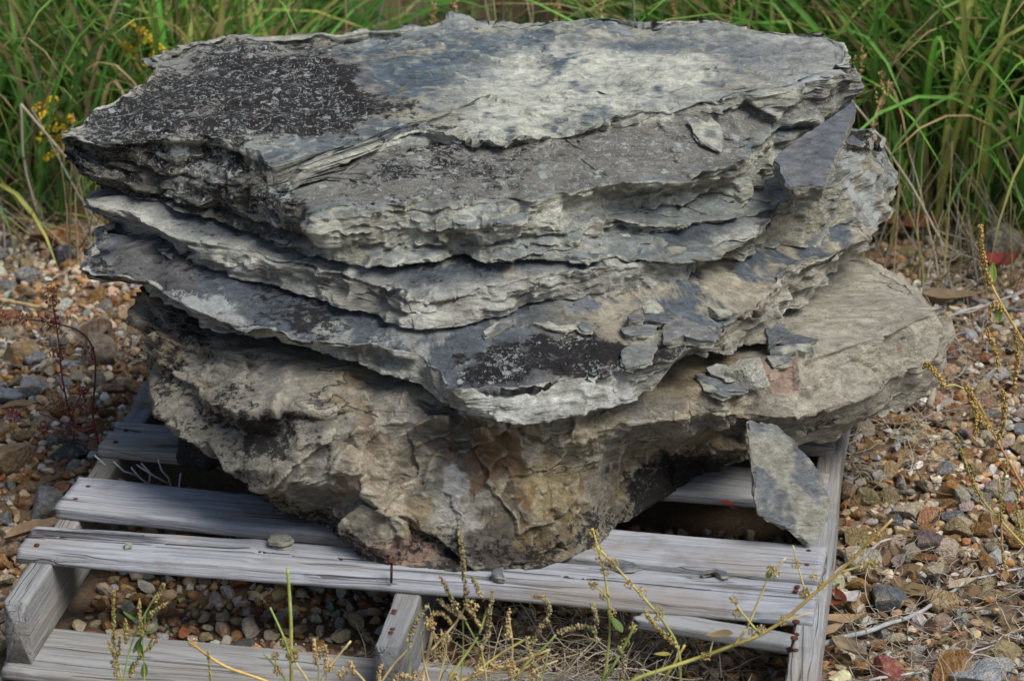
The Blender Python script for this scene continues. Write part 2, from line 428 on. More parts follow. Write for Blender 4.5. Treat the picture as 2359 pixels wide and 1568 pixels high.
def build_rock(name, cxy, rings, subs, ntheta, ncap, plane, disp, colour, mat, label, cat='rock', capdown=12, chips=(), fine=.0012, seed=0):
    cx, cy = cxy
    q = np.linspace(-1, 1, ntheta, endpoint=False)
    th = -np.pi / 2 + np.pi * (.54 * q + .46 * q ** 3)
    R = [ring_at(r, cx, cy, th) for r in rings]
    R = [(r, z) for r, z in R]
    ct, stn = np.cos(th), np.sin(th)
    rows, kind = [], []
    r0, z0 = R[0]
    for s in np.linspace(0, 1, ncap + 1)[:-1] ** .8:
        x, y = cx + s * r0 * ct, cy + s * r0 * stn
        zp = plane(x, y); zr = z0 - plane(cx + r0 * ct, cy + r0 * stn)
        rows.append(np.stack([x, y, zp + zr * s ** 3], -1)); kind.append(s)
    for k in range(len(R) - 1):
        for t in np.linspace(0, 1, subs[k], endpoint=False):
            r = R[k][0] * (1 - t) + R[k + 1][0] * t; z = R[k][1] * (1 - t) + R[k + 1][1] * t
            rows.append(np.stack([cx + r * ct, cy + r * stn, z], -1)); kind.append(1 + k + t)
    rb, zb = R[-1]
    zc = zb.mean()
    for s in np.linspace(0, 1, capdown + 1):
        f = 1 - s
        rows.append(np.stack([cx + f * rb * ct, cy + f * rb * stn, zb * f + (zc) * (1 - f)], -1)); kind.append(len(R) + s)
    P = np.stack(rows)                      # rows, cols, 3
    kind = np.array(kind)[:, None] * np.ones((1, ntheta))
    def normals(P):
        du = np.roll(P, -1, 1) - np.roll(P, 1, 1); dv = np.gradient(P, axis=0)
        n = np.cross(dv, du); l = np.linalg.norm(n, axis=-1, keepdims=True)
        return np.where(l > 1e-12, n / (l + 1e-20), np.array([0, 0, 1.0]))
    N = normals(P)
    for it in range(2):                     # softened normals for displacement
        N = N + np.roll(N, 1, 1) + np.roll(N, -1, 1); N[1:-1] = N[1:-1] + N[:-2] + N[2:]
        N /= np.linalg.norm(N, axis=-1, keepdims=True) + 1e-9
    P2 = P + disp(P, N, kind); P0 = P2.copy()
    # planar breaks: pieces knocked off the faces and lips leave flat, sharp edged facets
    g = np.random.default_rng(seed + 500); Pf = P2.reshape(-1, 3); Nf = N.reshape(-1, 3)
    vis = np.where((kind.ravel() > .96) & (kind.ravel() < len(R) - .15) & (Nf[:, 1] < .45))[0]
    for (count, rad, dep, tilt) in chips:
        ce = Cells(Pf, rad * 1.7)
        for k in g.choice(vis, count):
            n = Nf[k] + g.normal(0, tilt, 3); n /= np.linalg.norm(n); r = rad * g.uniform(.6, 1.4); c = Pf[k] - n * dep * g.uniform(.3, 1.2)
            near = ce.near(Pf[k]); D = Pf[near] - c
            sgn = D @ n; tl = np.linalg.norm(D - np.outer(sgn, n), axis=1) + .25 * r * vn(Pf[near, 0] * 40, Pf[near, 1] * 40, Pf[near, 2] * 40, 3)
            m = np.clip(sgn, 0, 2.2 * dep) * (1 - sst(.60, 1.0, tl / r)) * (1 - sst(4 * dep, 8 * dep, sgn))
            Pf[near] -= np.outer(m, n)
    P2 = Pf.reshape(P.shape)
    N2 = normals(P2)
    P2 = P2 + N2 * (fine * (fbm(P2, 38, 2, seed + 7) + .9 * (.3 - np.abs(vn(P2[..., 0] * 55, P2[..., 1] * 55, P2[..., 2] * 90, seed + 8)))))[..., None]
    N2 = normals(P2)
    ed = 0
    for kc, kr in ((3, 2), (6, 4)):
        avg = (np.roll(P2, kc, 1) + np.roll(P2, -kc, 1) + np.concatenate([P2[:kr], P2[:-kr]]) + np.concatenate([P2[kr:], P2[-kr:]])) / 4
        dl = (np.linalg.norm(np.roll(P2, kc, 1) - P2, axis=-1) + np.linalg.norm(np.concatenate([P2[:kr], P2[:-kr]]) - P2, axis=-1)) / 2
        ed = ed + sst(.10, .38, ((P2 - avg) * N2).sum(-1) / (dl + 1e-6)) * .6
    ed[:3] = 0
    PIX['edge'] = np.clip(ed, 0, 1)
    for it in range(1):
        N2 = N2 + np.roll(N2, 1, 1) + np.roll(N2, -1, 1); N2 /= np.linalg.norm(N2, axis=-1, keepdims=True) + 1e-9
    P2[0] = P2[0].mean(0); P2[-1] = P2[-1].mean(0)
    pxy = project(P2); PIX['now'] = (pxy, P2)
    col, msk = colour(P2, N2, kind)
    col = col * np.array([.975, 1.0, 1.0])
    PIX['all'].append((pxy[0].ravel(), pxy[1].ravel(), pxy[2].ravel(), P2.reshape(-1, 3)))
    nr = P2.shape[0]
    i, j = np.meshgrid(np.arange(nr - 1), np.arange(ntheta), indexing='ij'); jn = (j + 1) % ntheta
    F = np.stack([i * ntheta + j, (i + 1) * ntheta + j, (i + 1) * ntheta + jn, i * ntheta + jn], -1).reshape(-1, 4)
    off = np.array([cx, cy, float(P2[..., 2].min())])
    me = mesh_from(name, (P2 - off).reshape(-1, 3), F, np.clip(col, 0, 1).reshape(-1, 3), np.clip(msk, 0, 2).reshape(-1, 3), True, [mat])
    o = link(name, me, loc=off)
    return tag(o, label, cat)

class Cells:                             # quick lookup of the points near a point
    def __init__(self, Q, cs):
        self.cs = cs; self.o = Q.min(0); I = np.floor((Q - self.o) / cs).astype(np.int64); self.n = I.max(0) + 3
        key = (I[:, 0] + 1) * self.n[1] * self.n[2] + (I[:, 1] + 1) * self.n[2] + I[:, 2] + 1
        self.order = np.argsort(key, kind='stable'); self.key = key[self.order]
    def near(self, q):
        I = np.floor((q - self.o) / self.cs).astype(np.int64) + 1; out = []
        for a in (-1, 0, 1):
            for b in (-1, 0, 1):
                k0 = (I[0] + a) * self.n[1] * self.n[2] + (I[1] + b) * self.n[2] + I[2] - 1
                l, r = np.searchsorted(self.key, [k0, k0 + 3]); out.append(self.order[l:r])
        return np.concatenate(out)
def facets(P, N, vis, count, R0, amp, tilt, zs, seed, cap, lam=.55):
    """offset along the normal that turns a surface into flat broken facets meeting in sharp ridges"""
    g = np.random.default_rng(seed); vi = np.where(vis.ravel())[0]; Pf = P.reshape(-1, 3)[vi]; Nf = N.reshape(-1, 3)[vi]
    S = np.array([1, 1, zs]); Q = Pf * S; h = np.full(len(Pf), float(cap)); ce = Cells(Q, R0 * 2.2)
    wob = 1 + .25 * vn(Pf[:, 0] * 30, Pf[:, 1] * 30, Pf[:, 2] * 30, seed + 1)
    for k in g.integers(0, len(Pf), count):
        n = Nf[k] + g.normal(0, tilt, 3) * np.array([1, 1, .8]); n /= np.linalg.norm(n); r = R0 * g.uniform(.6, 1.5)
        c = Pf[k] + Nf[k] * g.normal(0, amp); near = ce.near(Q[k])
        D = c - Pf[near]; dn = np.clip((Nf[near] * n).sum(1), .35, 1); ph = (D @ n) / dn
        dist = np.linalg.norm(Q[near] - Q[k], axis=1) * wob[near]
        ph = ph + lam * np.clip(dist - r, 0, None) + .6 * np.clip(dist - 1.35 * r, 0, None)
        h[near] = np.minimum(h[near], ph)
    h = np.clip(h, -3.2 * amp - .003, cap); out = np.zeros(P.shape[0] * P.shape[1]); out[vi] = h - h.mean()
    return out.reshape(P.shape[:-1])
def strata(P, pl, seed, amp=(.011, .008, .0022), th=(.052, .023, .0075), crack=.009):
    """radial offset of a slate edge: blocky laminae of three thicknesses, ragged along the edge"""
    w = P[..., 2] - pl[1] * P[..., 0] - pl[2] * (P[..., 1] - 3.5) + .030 * fbm(P, 3.2, 3, seed + 50) + .006 * fbm(P, 16, 3, seed + 60)
    o = 0
    for a, t, k, f in zip(amp, th, (0, 1, 2), (7, 13, 26)):
        L = np.floor(w / t + .35 * vn(P[..., 0] * 4, P[..., 1] * 4, 0, seed + k))
        base = vn(P[..., 0] * f, P[..., 1] * f, L * 3.7, seed + 10 + k) + .5 * vn(P[..., 0] * f * 4, P[..., 1] * f * 4, L * 5.1, seed + 20 + k) \
               + .25 * vn(P[..., 0] * f * 13, P[..., 1] * f * 13, L * 2.3, seed + 30 + k)
        o = o + a * base
    fr = (w / th[0]) % 1.0; L = np.floor(w / th[0])
    cr = sst(.0, .35, vn(P[..., 0] * 5, P[..., 1] * 5, L * 7.7, seed + 40)) * np.exp(-((fr - .5) / .07) ** 2)
    fr2 = (w / th[1]) % 1.0; L2 = np.floor(w / th[1])
    cr2 = sst(.1, .5, vn(P[..., 0] * 9, P[..., 1] * 9, L2 * 3.1, seed + 41)) * np.exp(-((fr2 - .5) / .13) ** 2)
    return o - crack * cr * 1.6 - crack * .5 * cr2
def terrace(h, t, sharp=.75):
    k = np.floor(h / t); f = h / t - k
    return t * (k + sst(.5 - .5 * (1 - sharp), .5 + .5 * (1 - sharp), f))
def slab_disp(pl, seed, top_amp=.010, step=.004, edge=1.0, flakef=5.0, rightside=0.0):
    def f(P, N, kind):
        side = sst(.97, 1.03, kind)
        horiz = N * np.array([1, 1, 0]); hl = np.linalg.norm(horiz, axis=-1, keepdims=True)
        cen = P.reshape(-1, 3).mean(0); rad = (P - cen) * np.array([1, 1, 0]); rad /= np.linalg.norm(rad, axis=-1, keepdims=True) + 1e-9
        hd = np.where(hl > .25, horiz / (hl + 1e-9), rad)
        so = strata(P, pl, seed) * edge
        vis = (kind > .9) & (kind < kind.max() - 1.0) & (N[..., 1] < .5)
        fc = facets(P, np.where(hl > .25, hd, rad), vis, 240, .036, .0030, .20, 1.4, seed + 3, .007) + facets(P, np.where(hl > .25, hd, rad), vis, 700, .014, .0014, .28, 1.5, seed + 5, .003)
        so = so + (.008 * fbm(P, 9, 3, seed + 3) + fc) * edge
        h = top_amp * fbm(P * np.array([1, 1.5, 1]), flakef, 5, seed + 70, .58) + .22 * top_amp * fbm(P * np.array([1, 1.6, 1]), 26, 4, seed + 75)
        h = h * (1 + rightside * sst(.06, .22, P[..., 0]))
        ht = .75 * terrace(h, step, .85) + .25 * h + .0014 * fbm(P, 90, 3, seed + 80)
        fall = np.exp(-((1 - np.clip(kind, 0, 1)) / .12) ** 2)       # lip wears down and is ragged
        ht = ht - .006 * fall * (1 + vn(P[..., 0] * 30, P[..., 1] * 30, 0, seed + 90))
        out = hd * (so * side)[..., None] + np.array([0, 0, 1.0]) * (ht * np.where(kind < 1.0, 1, np.clip(1.6 - kind, 0, 1) * .5))[..., None]
        lipr = np.exp(-((1 - np.clip(kind, 0, 1)) / .05) ** 2) * (kind < 1)
        out = out + rad * (so * lipr)[..., None]
        return out
    return f
def trim(lst): return [(p[0] + max(0, 400 - p[0]) * .27, *p[1:]) if len(p) == 3 else p for p in lst]
def px(lst, pl, dz=0.0):
    """(px,py[,z]) -> world points; without z on the plane pl (+dz)"""
    out = []
    for p in lst:
        if len(p) == 4: out.append(np.array(p[1:4], float))
        elif len(p) == 3: out.append(atz(*p))
        else: out.append(atp(p[0], p[1], (pl[0] + dz, pl[1], pl[2])))
    return np.array(out)
def plane_fn(pl): return lambda x, y: pl[0] + pl[1] * x + pl[2] * (y - 3.5)
def region(P, pts, pl, soft=.012, amp=.03, f=14, seed=0):
    poly = px(pts, pl)
    d = sdpoly(P[..., 0], P[..., 1], poly) + amp * fbm(P, f, 5, seed, .6)
    return 1 - sst(-soft, soft, d)
def ball(P, p, r, amp=.5, f=25, seed=0):
    r = np.broadcast_to(np.asarray(r, float), (3,))
    d = np.sqrt((((P - np.asarray(p)) / r) ** 2).sum(-1)) + amp * fbm(P, f, 4, seed, .6)
    return 1 - sst(.75, 1.1, d)
W = lambda x, y, z: ('w', x, y, z)
def lerp(a, b, t): return a + (np.asarray(b) - a) * t[..., None]

# ---- top slab
PL1 = (.566, .02, .10)
top_back = [(211,250),(285,218),(300,206),(356,162),(368,140),(390,112),(417,98),(478,85),(532,74),(597,80),(664,68),(732,66),(773,73),(838,63),(906,56),(953,62),
            (1041,52),(1160,54),(1194,63),(1278,51),(1447,42),(1535,44),(1615,44),(1683,54),(1717,69),(1805,76),(1903,91),(1940,101),(1948,118)]
lip1 = [(1930,140),(1903,150),(1852,166),(1785,190),(1705,196),(1629,227),(1535,252),(1414,273),(1346,291),(1221,322),(1109,322),(1052,318),(1020,303),(974,298),(889,306),
        (800,326),(749,346),(695,381),(640,379),(596,359),(546,344),(478,337),(393,334),(330,324),(285,323),(224,331),(175,325),(160,314)]
r1a = px(top_back + lip1, PL1)
def shift(poly, dz, out=0.0, c=(0, 3.75)):
    p = np.array(poly, float).copy(); dv = p[:, :2] - np.array(c); dv /= np.linalg.norm(dv, axis=1)[:, None]
    p[:, :2] += dv * out; p[:, 2] += dz; return p
nb = len(top_back)
bk = r1a[:nb]
def upright(lst):                       # the left end of the top slab is an upright face: same distance at every height
    top_ = np.array([(160, 3.66), (285, 3.645), (393, 3.61), (478, 3.585), (546, 3.56), (640, 3.52), (700, 3.475)])
    return [W(*aty(p[0], p[1], float(np.interp(p[0], top_[:, 0], top_[:, 1])))) if p[0] < 700 else p for p in lst]
lip1b = [(1960,166),(1925,185),(1860,205),(1790,222),(1720,232),(1640,258),(1540,285),(1420,300),(1346,318),(1221,345),(1109,345),(1052,342),(1000,335),(950,345),(889,352),(800,372),(749,390),(700,412),(640,400),(590,385),(540,372),(470,365),(390,362),(330,352),(285,350),(224,346),(172,334),(160,318)]
r1b = np.concatenate([shift(bk, -.028, .004), px(lip1b, PL1, -.018)])
lip2 = [(1977,203,.575),(1930,222,.565),(1885,262,.558),(1800,290,.548),(1735,330,.545),(1712,362,.543),(1683,376,.543),(1598,400,.541),(1548,413,.540),(1412,424,.537),(1346,440,.535),(1228,468,.531),
        (1150,484,.530),(1041,478,.532),(953,468,.533),(855,473,.534),(742,487,.535),(690,470,.530),(620,445,.527),(540,420,.525),(450,400,.525),(380,388,.527),(310,372,.530),(240,358,.540),(180,340,.553),(161,322,.563)]
r1c = np.concatenate([shift(bk, -.045, 0.0), px(upright(lip2), PL1)])
lip2b = [(1972,214,.567),(1925,240,.552),(1880,282,.54),(1800,335,.52),(1738,385,.502),(1728,428,.490),(1690,440,.487),(1598,450,.488),(1548,460,.488),(1412,466,.497),(1346,476,.505),(1228,505,.508),
        (1150,530,.505),(1041,535,.503),(953,528,.503),(855,532,.504),(748,535,.506),(690,512,.500),(620,482,.497),(540,452,.497),(450,430,.500),(380,414,.503),(310,395,.508),(240,370,.523),(184,348,.545),(163,326,.56)]
r1d = np.concatenate([shift(bk, -.07, -.01), px(upright(lip2b), PL1)])
ledge = [(1968,222,.56),(1915,252,.54),(1870,300,.52),(1800,372,.495),(1768,440,.478),(1775,480,.472),(1703,492,.475),(1620,515,.472),(1531,530,.474),(1412,512,.487),(1330,540,.478),(1228,545,.482),
        (1150,560,.48),(1041,563,.482),(953,556,.483),(855,566,.483),(752,562,.487),(700,540,.480),(620,512,.476),(540,480,.476),(450,452,.480),(380,436,.483),(310,415,.488),(240,378,.51),(190,356,.535),(166,330,.555)]
r1e = np.concatenate([shift(bk, -.09, -.02), px(upright(ledge), PL1)])
under = [(1967,223,.558),(1910,257,.535),(1866,305,.512),(1800,386,.485),(1760,455,.466),(1762,490,.460),(1703,505,.458),(1620,528,.456),(1531,542,.456),(1412,528,.468),(1330,552,.468),(1228,558,.474),(1150,572,.473),(1041,574,.476),(953,570,.477),(855,580,.476),(752,572,.480),(700,552,.476),(620,524,.475),(540,490,.477),(450,462,.482),(380,444,.485),(310,422,.488),(240,379,.511),(190,357,.534),(166,331,.554)]
r1e2 = np.concatenate([shift(bk, -.095, -.025), px(upright(under), PL1)])
bot = [(1966,224,.555),(1905,262,.53),(1862,310,.505),(1800,400,.478),(1752,480,.455),(1737,541,.452),(1717,565,.448),(1649,596,.444),(1548,606,.446),(1481,607,.449),(1397,599,.454),(1356,614,.453),(1295,606,.457),(1211,608,.460),
       (1099,599,.463),(1031,596,.464),(974,602,.464),(900,611,.463),(833,611,.463),(766,596,.465),(722,585,.466),(650,562,.470),(597,548,.473),(512,514,.478),(427,484,.483),(353,466,.486),(305,440,.490),(275,404,.497),(221,370,.515),(190,358,.53),(166,334,.55)]
r1f = np.concatenate([shift(bk, -.11, -.035), px(bot, PL1)])

DARK1 = [(185,312),(245,262),(310,212),(390,148),(470,92),(560,85),(720,80),(790,140),(815,165),(860,200),(905,225),(960,243),(1015,252),(930,275),(840,300),(740,340),(660,366),(560,342),(470,332),(330,322),(235,325)]
PALE1 = [(1060,185),(1120,150),(1180,118),(1300,110),(1420,125),(1560,130),(1690,150),(1640,205),(1500,245),(1380,280),(1240,300),(1130,300),(1060,265),(1000,243)]
def colour1(P, N, kind):
    up = N[..., 2]
    top = 1 - sst(.98, 1.04, kind)
    n1 = fbm(P, 16, 5, 301, .6); n2 = fbm(P, 60, 4, 305, .6); n3 = fbm(P * np.array([1, 2.0, 1]), 7, 5, 311, .6)
    blue = np.array([.115, .145, .168]); tan = np.array([.40, .375, .29]); cream = np.array([.60, .585, .49]); grey = np.array([.25, .245, .215])
    c = np.broadcast_to(grey, P.shape).copy()
    # bedding surface: slate blue with buff flakes
    ct = lerp(np.broadcast_to(blue, P.shape), tan * .9, sst(.0, .3, n3 + .45 * n2))
    pale = region(P, PALE1, PL1, .045, .075, 9, 320)
    ct = lerp(ct, cream * (1 + .15 * n1[..., None]), pale * sst(-.55, -.1, n1 + .5 * n2))
    right = sst(.18, .40, P[..., 0] + .06 * n1)
    ct = lerp(ct, np.array([.245, .24, .235]), .6 * right * (1 - .5 * pale))
    dk = region(P, DARK1, PL1, .05, .09, 7, 330)
    ct = lerp(ct, np.array([.21, .19, .17]), dk)
    # fracture faces: olive buff, bluish where a lamina's flat shows
    cs = lerp(np.broadcast_to(np.array([.34, .32, .25]), P.shape), cream * .92, sst(-.15, .4, n1 + .4 * n2))
    cs = lerp(cs, blue * 1.15, sst(.55, .9, up) * .6)
    rgt = sst(.0, .2, P[..., 0])
    cs = lerp(cs, blue * 1.1, sst(.25, .45, fbm(P, 13, 4, 340, .6)) * (.25 + .5 * rgt))
    # the weathered band between upper lip and lower lip
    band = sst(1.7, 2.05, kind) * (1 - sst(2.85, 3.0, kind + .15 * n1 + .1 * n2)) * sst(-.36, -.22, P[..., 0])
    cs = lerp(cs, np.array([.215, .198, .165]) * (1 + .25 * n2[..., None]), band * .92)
    # left end face: lichen, and its shade painted into the colour
    left = sst(.02, -.02, (P[..., 0] + .262) + .4 * (P[..., 1] - 3.46) + .02 * n1) * sst(1.0, 1.35, kind)
    cs = lerp(cs, np.array([.14, .13, .105]), left)
    c = lerp(cs, ct, top)
    lipc = np.exp(-((kind - 1.25) / .35) ** 2) * (1 - left)
    c = lerp(c, cream * 1.02, lipc * sst(-.3, .3, n1 + .3) * .75)
    c = lerp(c, cream * 1.08, PIX['edge'] * (.5 - .4 * left) * (1 - .6 * dk * top))
    # masks
    white = .10 + .45 * dk * top + .46 * band + .40 * left * sst(-.2, .3, fbm(P, 14, 4, 350)) + .22 * left
    for q, r in (((1852, 185), .022), ((1880, 178), .016), ((1905, 165), .018), ((1888, 205), .02), ((1840, 180), .014)):
        white = white + .95 * ball(P, spot(*q), r, .6, 30, 360)
    black = .02 * top + .60 * dk * top * (1 + .35 * n1) + .40 * left * (1 + .6 * n1)
    soot = region(P, [(735,150),(800,165),(800,215),(740,190)], PL1, .02, .03, 12, 370) + region(P, [(860,215),(965,245),(920,270),(780,280),(700,240)], PL1, .03, .04, 12, 371) * .6
    black = black + .25 * soot * top
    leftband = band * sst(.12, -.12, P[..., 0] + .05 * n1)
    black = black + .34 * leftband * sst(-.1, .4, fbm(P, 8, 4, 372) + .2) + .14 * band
    edge = region(P, [(950,262),(1060,275),(1180,300),(1100,318),(1000,312),(850,315)], PL1, .02, .03, 15, 373) * top
    black = black + .33 * edge
    rust = np.zeros_like(black)
    for q, r in (((775, 352), .024), ((845, 340), .014), ((1048, 252), .008), ((1160, 465), .010)):
        rust = rust + .42 * ball(P, spot(*q), r, .6, 30, 380)
    for q, r in (((1010, 578, .475), .03), ((1060, 585, .475), .02)): rust = rust + .28 * ball(P, spot(*q[:2]), r, .5, 25, 385)
    return c, np.stack([white, black, np.clip(rust, 0, .8)], -1)
top_slab = build_rock('rock_slab', (-.02, 3.76), [r1a, r1b, r1c, r1d, r1e, r1e2, r1f], [26, 30, 32, 28, 10, 32], 1080, 120, plane_fn(PL1), slab_disp(PL1, 11, .026, .0055, 1.05, 5), colour1, M_slate,
    'huge flat slate slab on top of the pile, half covered in black lichen', chips=((20, .04, .004, .30), (90, .02, .0028, .40)), seed=1)

# ---- second slab, thin at the left, thick at the right end
PL2 = (.462, .0, .20)
lipA = [(202,456),(215,462),(234,467),(272,472),(326,504),(380,541),(461,558),(563,571),(630,585),(698,598),(766,626),(833,649),(882,673),(925,692),(942,698),(994,680),(1075,663),(1160,653),(1228,633),(1312,619),
        (1414,606,.45),(1548,600,.445),(1640,590,.444),(1737,545,.455),(1800,480,.470),(1870,410,.484),(1940,345,.497),(1985,300,.515),(2005,290,.517),(2030,318,.496),(2052,360,.462),(2062,392,.434)]
back2 = [W(.53,3.98,.46),W(.40,4.06,.47),W(.15,4.10,.46),W(-.12,4.10,.455),W(-.34,4.04,.45),W(-.50,3.94,.45),(268,404,.452),(225,436,.448)]
r2a = px(lipA + back2, PL2)
lipB = [(200,470,.425),(215,480,.424),(236,490,.422),(290,505,.42),(335,532,.415),(388,572,.41),(461,590),(545,606),(622,618),(676,634),(758,660),(852,692),(925,722),(956,732),(975,728),(1050,712),(1120,702),(1195,685),(1250,668),(1320,655),
        (1414,650,.425),(1548,625,.430),(1630,602,.432),(1737,556,.435),(1800,525,.437),(1880,470,.445),(1950,420,.452),(2000,395,.455),(2030,395,.445),(2055,405,.428),(2066,425,.409)]
r2b = px(lipB, PL2, -.02)
r2b = np.concatenate([r2b, shift(px(back2, PL2), -.02, .0)])
lipC = [(204,483),(220,494),(238,504),(312,531),(343,558),(393,598),(461,615),(529,636),(613,649),(654,666),(749,693),(872,731),(950,757),(972,762),(1052,756),(1109,746),(1177,728),(1221,702),(1265,694),(1329,695),
        (1414,682,.405),(1500,668,.407),(1600,625,.418),(1690,592,.417),(1740,570,.413),(1801,567,.405),(1890,558,.398),(1950,550,.39),(1995,538,.383),(2030,515,.38),(2052,490,.385)]
back2c = [W(.52,3.98,.37),W(.40,4.04,.37),W(.15,4.08,.38),W(-.12,4.08,.385),W(-.34,4.02,.385),W(-.50,3.93,.40),(262,420,.41),(222,455,.41)]
r2c = px(lipC + back2c, (.420, .0, .20))
def colour2(P, N, kind):
    up = N[..., 2]; top = 1 - sst(.97, 1.05, kind)
    n1 = fbm(P, 14, 5, 401, .6); n2 = fbm(P, 55, 4, 405, .6); n3 = fbm(P * np.array([1, 1.6, 1]), 20, 4, 407, .6)
    dark = np.array([.085, .099, .114]); pale = np.array([.55, .53, .46]); buff = np.array([.39, .355, .26])
    ct = lerp(np.broadcast_to(dark, P.shape), pale * .75, sst(.22, .5, n3 + .35 * n2))
    rim = np.exp(-((1 - np.clip(kind, 0, 1)) / .075) ** 2)
    ct = lerp(ct, pale, rim * sst(-.5, .1, n1 + .15))
    cs = lerp(np.broadcast_to(np.array([.29, .27, .23]), P.shape), pale, sst(-.35, .25, n1 + .3 * n2))
    right = sst(.18, .34, P[..., 0] + .03 * n1)
    cs = lerp(cs, buff * (1 + .2 * n2[..., None]), right)
    cs = lerp(cs, dark * 1.5, sst(.4, .8, up) * .7 * right)
    grime = sst(.2, .5, fbm(P, 7, 4, 411)) * (1 - right)
    cs = lerp(cs, np.array([.19, .17, .14]), grime * .7)
    c = lerp(cs, ct, top)
    c = lerp(c, pale * 1.2, PIX['edge'] * .45)
    white = .05 + .25 * right * sst(.1, .5, n1)
    for q in ((1945, 365, .46), (1960, 420, .44), (2005, 410, .45), (2000, 430, .44), (2015, 505, .38), (2050, 395, .46), (2057, 410, .45), (2003, 475, .40), (1900, 380, .485), (1978, 380, .47), (1985, 460, .41), (2040, 370, .48)):
        white = white + .9 * ball(P, spot(*q[:2]), (.018, .03, .024), .7, 28, 420)
    black = .08 + .42 * ball(P, spot(1965, 315), (.03, .06, .05), .8, 30, 425) + .4 * ball(P, spot(2040, 350), (.04, .06, .03), .8, 30, 426)
    black = black + .12 * top
    rust = .45 * ball(P, spot(1160, 628), (.03, .02, .015), .5, 25, 430) + .3 * ball(P, spot(1640, 590), (.05, .05, .02), .5, 25, 431)
    return c, np.stack([white, black, np.clip(rust, 0, .8)], -1)
slab2 = build_rock('rock_slab', (.02, 3.78), [r2a, r2b, r2c], [64, 64], 1080, 36, plane_fn(PL2), slab_disp(PL2, 23, .014, .004, .80, 6, .6), colour2, M_slate,
    'grey slate slab directly under the top slab, thick pale right end with white lichen', chips=((14, .035, .004, .28), (60, .018, .0025, .4)), seed=2)

# ---- third slab with the pointed nose
PL3 = (.418, .0, .25)
lipA = [(180,614),(197,618),(251,627),(339,640),(373,671),(427,693),(488,727),(532,751),(563,766),(664,771),(737,780),(817,786),(893,793),(940,800),(967,808),(1010,850),(1048,885),(1112,888),(1177,878),(1312,867),(1446,859),(1514,847),(1596,816),(1610,797),
        (1640,775),(1690,735,.380),(1755,690,.385),(1785,650,.392),(1812,610,.404),(1869,594,.402),(1920,575,.402),(1960,558,.400),(2000,542,.392)]
back3 = [W(.52,3.96,.39),W(.38,4.02,.40),W(.12,4.04,.41),W(-.15,4.04,.42),W(-.38,3.96,.43),(240,512,.450),(226,545,.446),(205,590,.440)]
r3a = px(lipA + back3, PL3)
lipB = [(181,620),(200,628),(262,640),(350,658),(382,684),(436,714),(500,742),(545,764),(580,780),(668,788),(745,800),(822,812),(895,824),(938,838),(985,868),(1030,905),(1075,928),(1140,938),(1200,935),(1330,914),(1446,896),(1520,862),(1602,824),(1640,804),
        (1680,780,.348),(1730,750,.352),(1768,718,.356),(1805,675,.365),(1830,650,.370),(1878,622,.372),(1922,590,.378),(1962,572,.378),(2002,552,.372)]
r3b = np.concatenate([px(lipB, PL3, -.02), shift(px(back3, PL3), -.02, 0)])
lipC = [(186,626),(205,632),(292,653),(365,677),(373,684),(444,736),(510,755),(545,768),(575,786),(664,798),(766,825),(838,849),(900,862),(940,874),(1000,908),(1046,934),(1102,954),(1178,977),(1215,976),(1367,947),(1435,930),(1503,890),(1560,852),(1610,828),
        (1660,812,.326),(1740,788,.322),(1768,752,.324),(1800,722,.326),(1840,695,.330),(1876,662,.334),(1905,632,.338),(1945,600,.343),(1998,562,.352)]
back3c = [W(.50,3.94,.34),W(.37,4.0,.34),W(.12,4.02,.34),W(-.15,4.02,.36),(-1,-1) if 0 else W(-.38,3.93,.385),(240,525,.425),(226,560,.42),(207,605,.415)]
r3c = px(lipC + back3c, (.381, .0, .25))
NOSE3 = [(1000,845),(1060,815),(1180,795),(1300,775),(1400,768),(1480,790),(1590,782),(1604,800),(1560,818),(1480,848),(1380,858),(1300,866),(1177,876),(1112,884),(1048,882)]
def colour3(P, N, kind):
    up = N[..., 2]; top = 1 - sst(.98, 1.05, kind)
    n1 = fbm(P, 14, 5, 501, .6); n2 = fbm(P, 50, 4, 505, .6); n3 = fbm(P, 22, 5, 507, .62)
    dk = np.array([.10, .105, .12]); pale = np.array([.60, .59, .53]); buff = np.array([.40, .35, .26]); purple = np.array([.108, .098, .100])
    ct = lerp(np.broadcast_to(np.array([.11, .125, .14]), P.shape), np.array([.36, .36, .33]), sst(-.02, .22, n3 + .2 * n2))
    ct = lerp(ct, purple, sst(.15, .4, fbm(P, 9, 4, 511)) * .8)
    rt = sst(.0, .12, P[..., 0] + .02 * n1)
    ct = lerp(ct, lerp(np.broadcast_to(buff, P.shape), np.array([.13, .148, .165]), sst(.02, .20, n3 + .3 * n2)), rt)
    nose = region(P, NOSE3, PL3, .018, .055, 13, 520) * top
    ct = lerp(ct, purple * .75, nose * .7)
    cs = lerp(np.broadcast_to(np.array([.31, .295, .25]), P.shape), pale, sst(-.25, .3, n1 + .3 * n2))
    cs = lerp(cs, np.array([.19, .205, .21]), sst(.2, .5, fbm(P, 12, 4, 515)) * .8)
    cs = lerp(cs, buff * .95, sst(.2, .32, P[..., 0]) * .8)
    c = lerp(cs, ct, top)
    c = lerp(c, pale * 1.15, PIX['edge'] * .45)
    white = .04 + .52 * nose * sst(-.3, .2, n1) + .1 * top
    for q in ((405, 690, .335), (500, 718, .33), (470, 705, .333), (900, 790, .33), (1580, 818, .325)): white = white + .55 * ball(P, spot(*q[:2]), (.03, .03, .012), .7, 30, 530)
    black = .08 * top + .60 * nose * (1 + .3 * n1)
    lft = sst(-.1, -.25, P[..., 0]) * top
    black = black + .26 * lft * (1 + n1)
    rust = np.zeros_like(black)
    return c, np.stack([white, black, rust], -1)
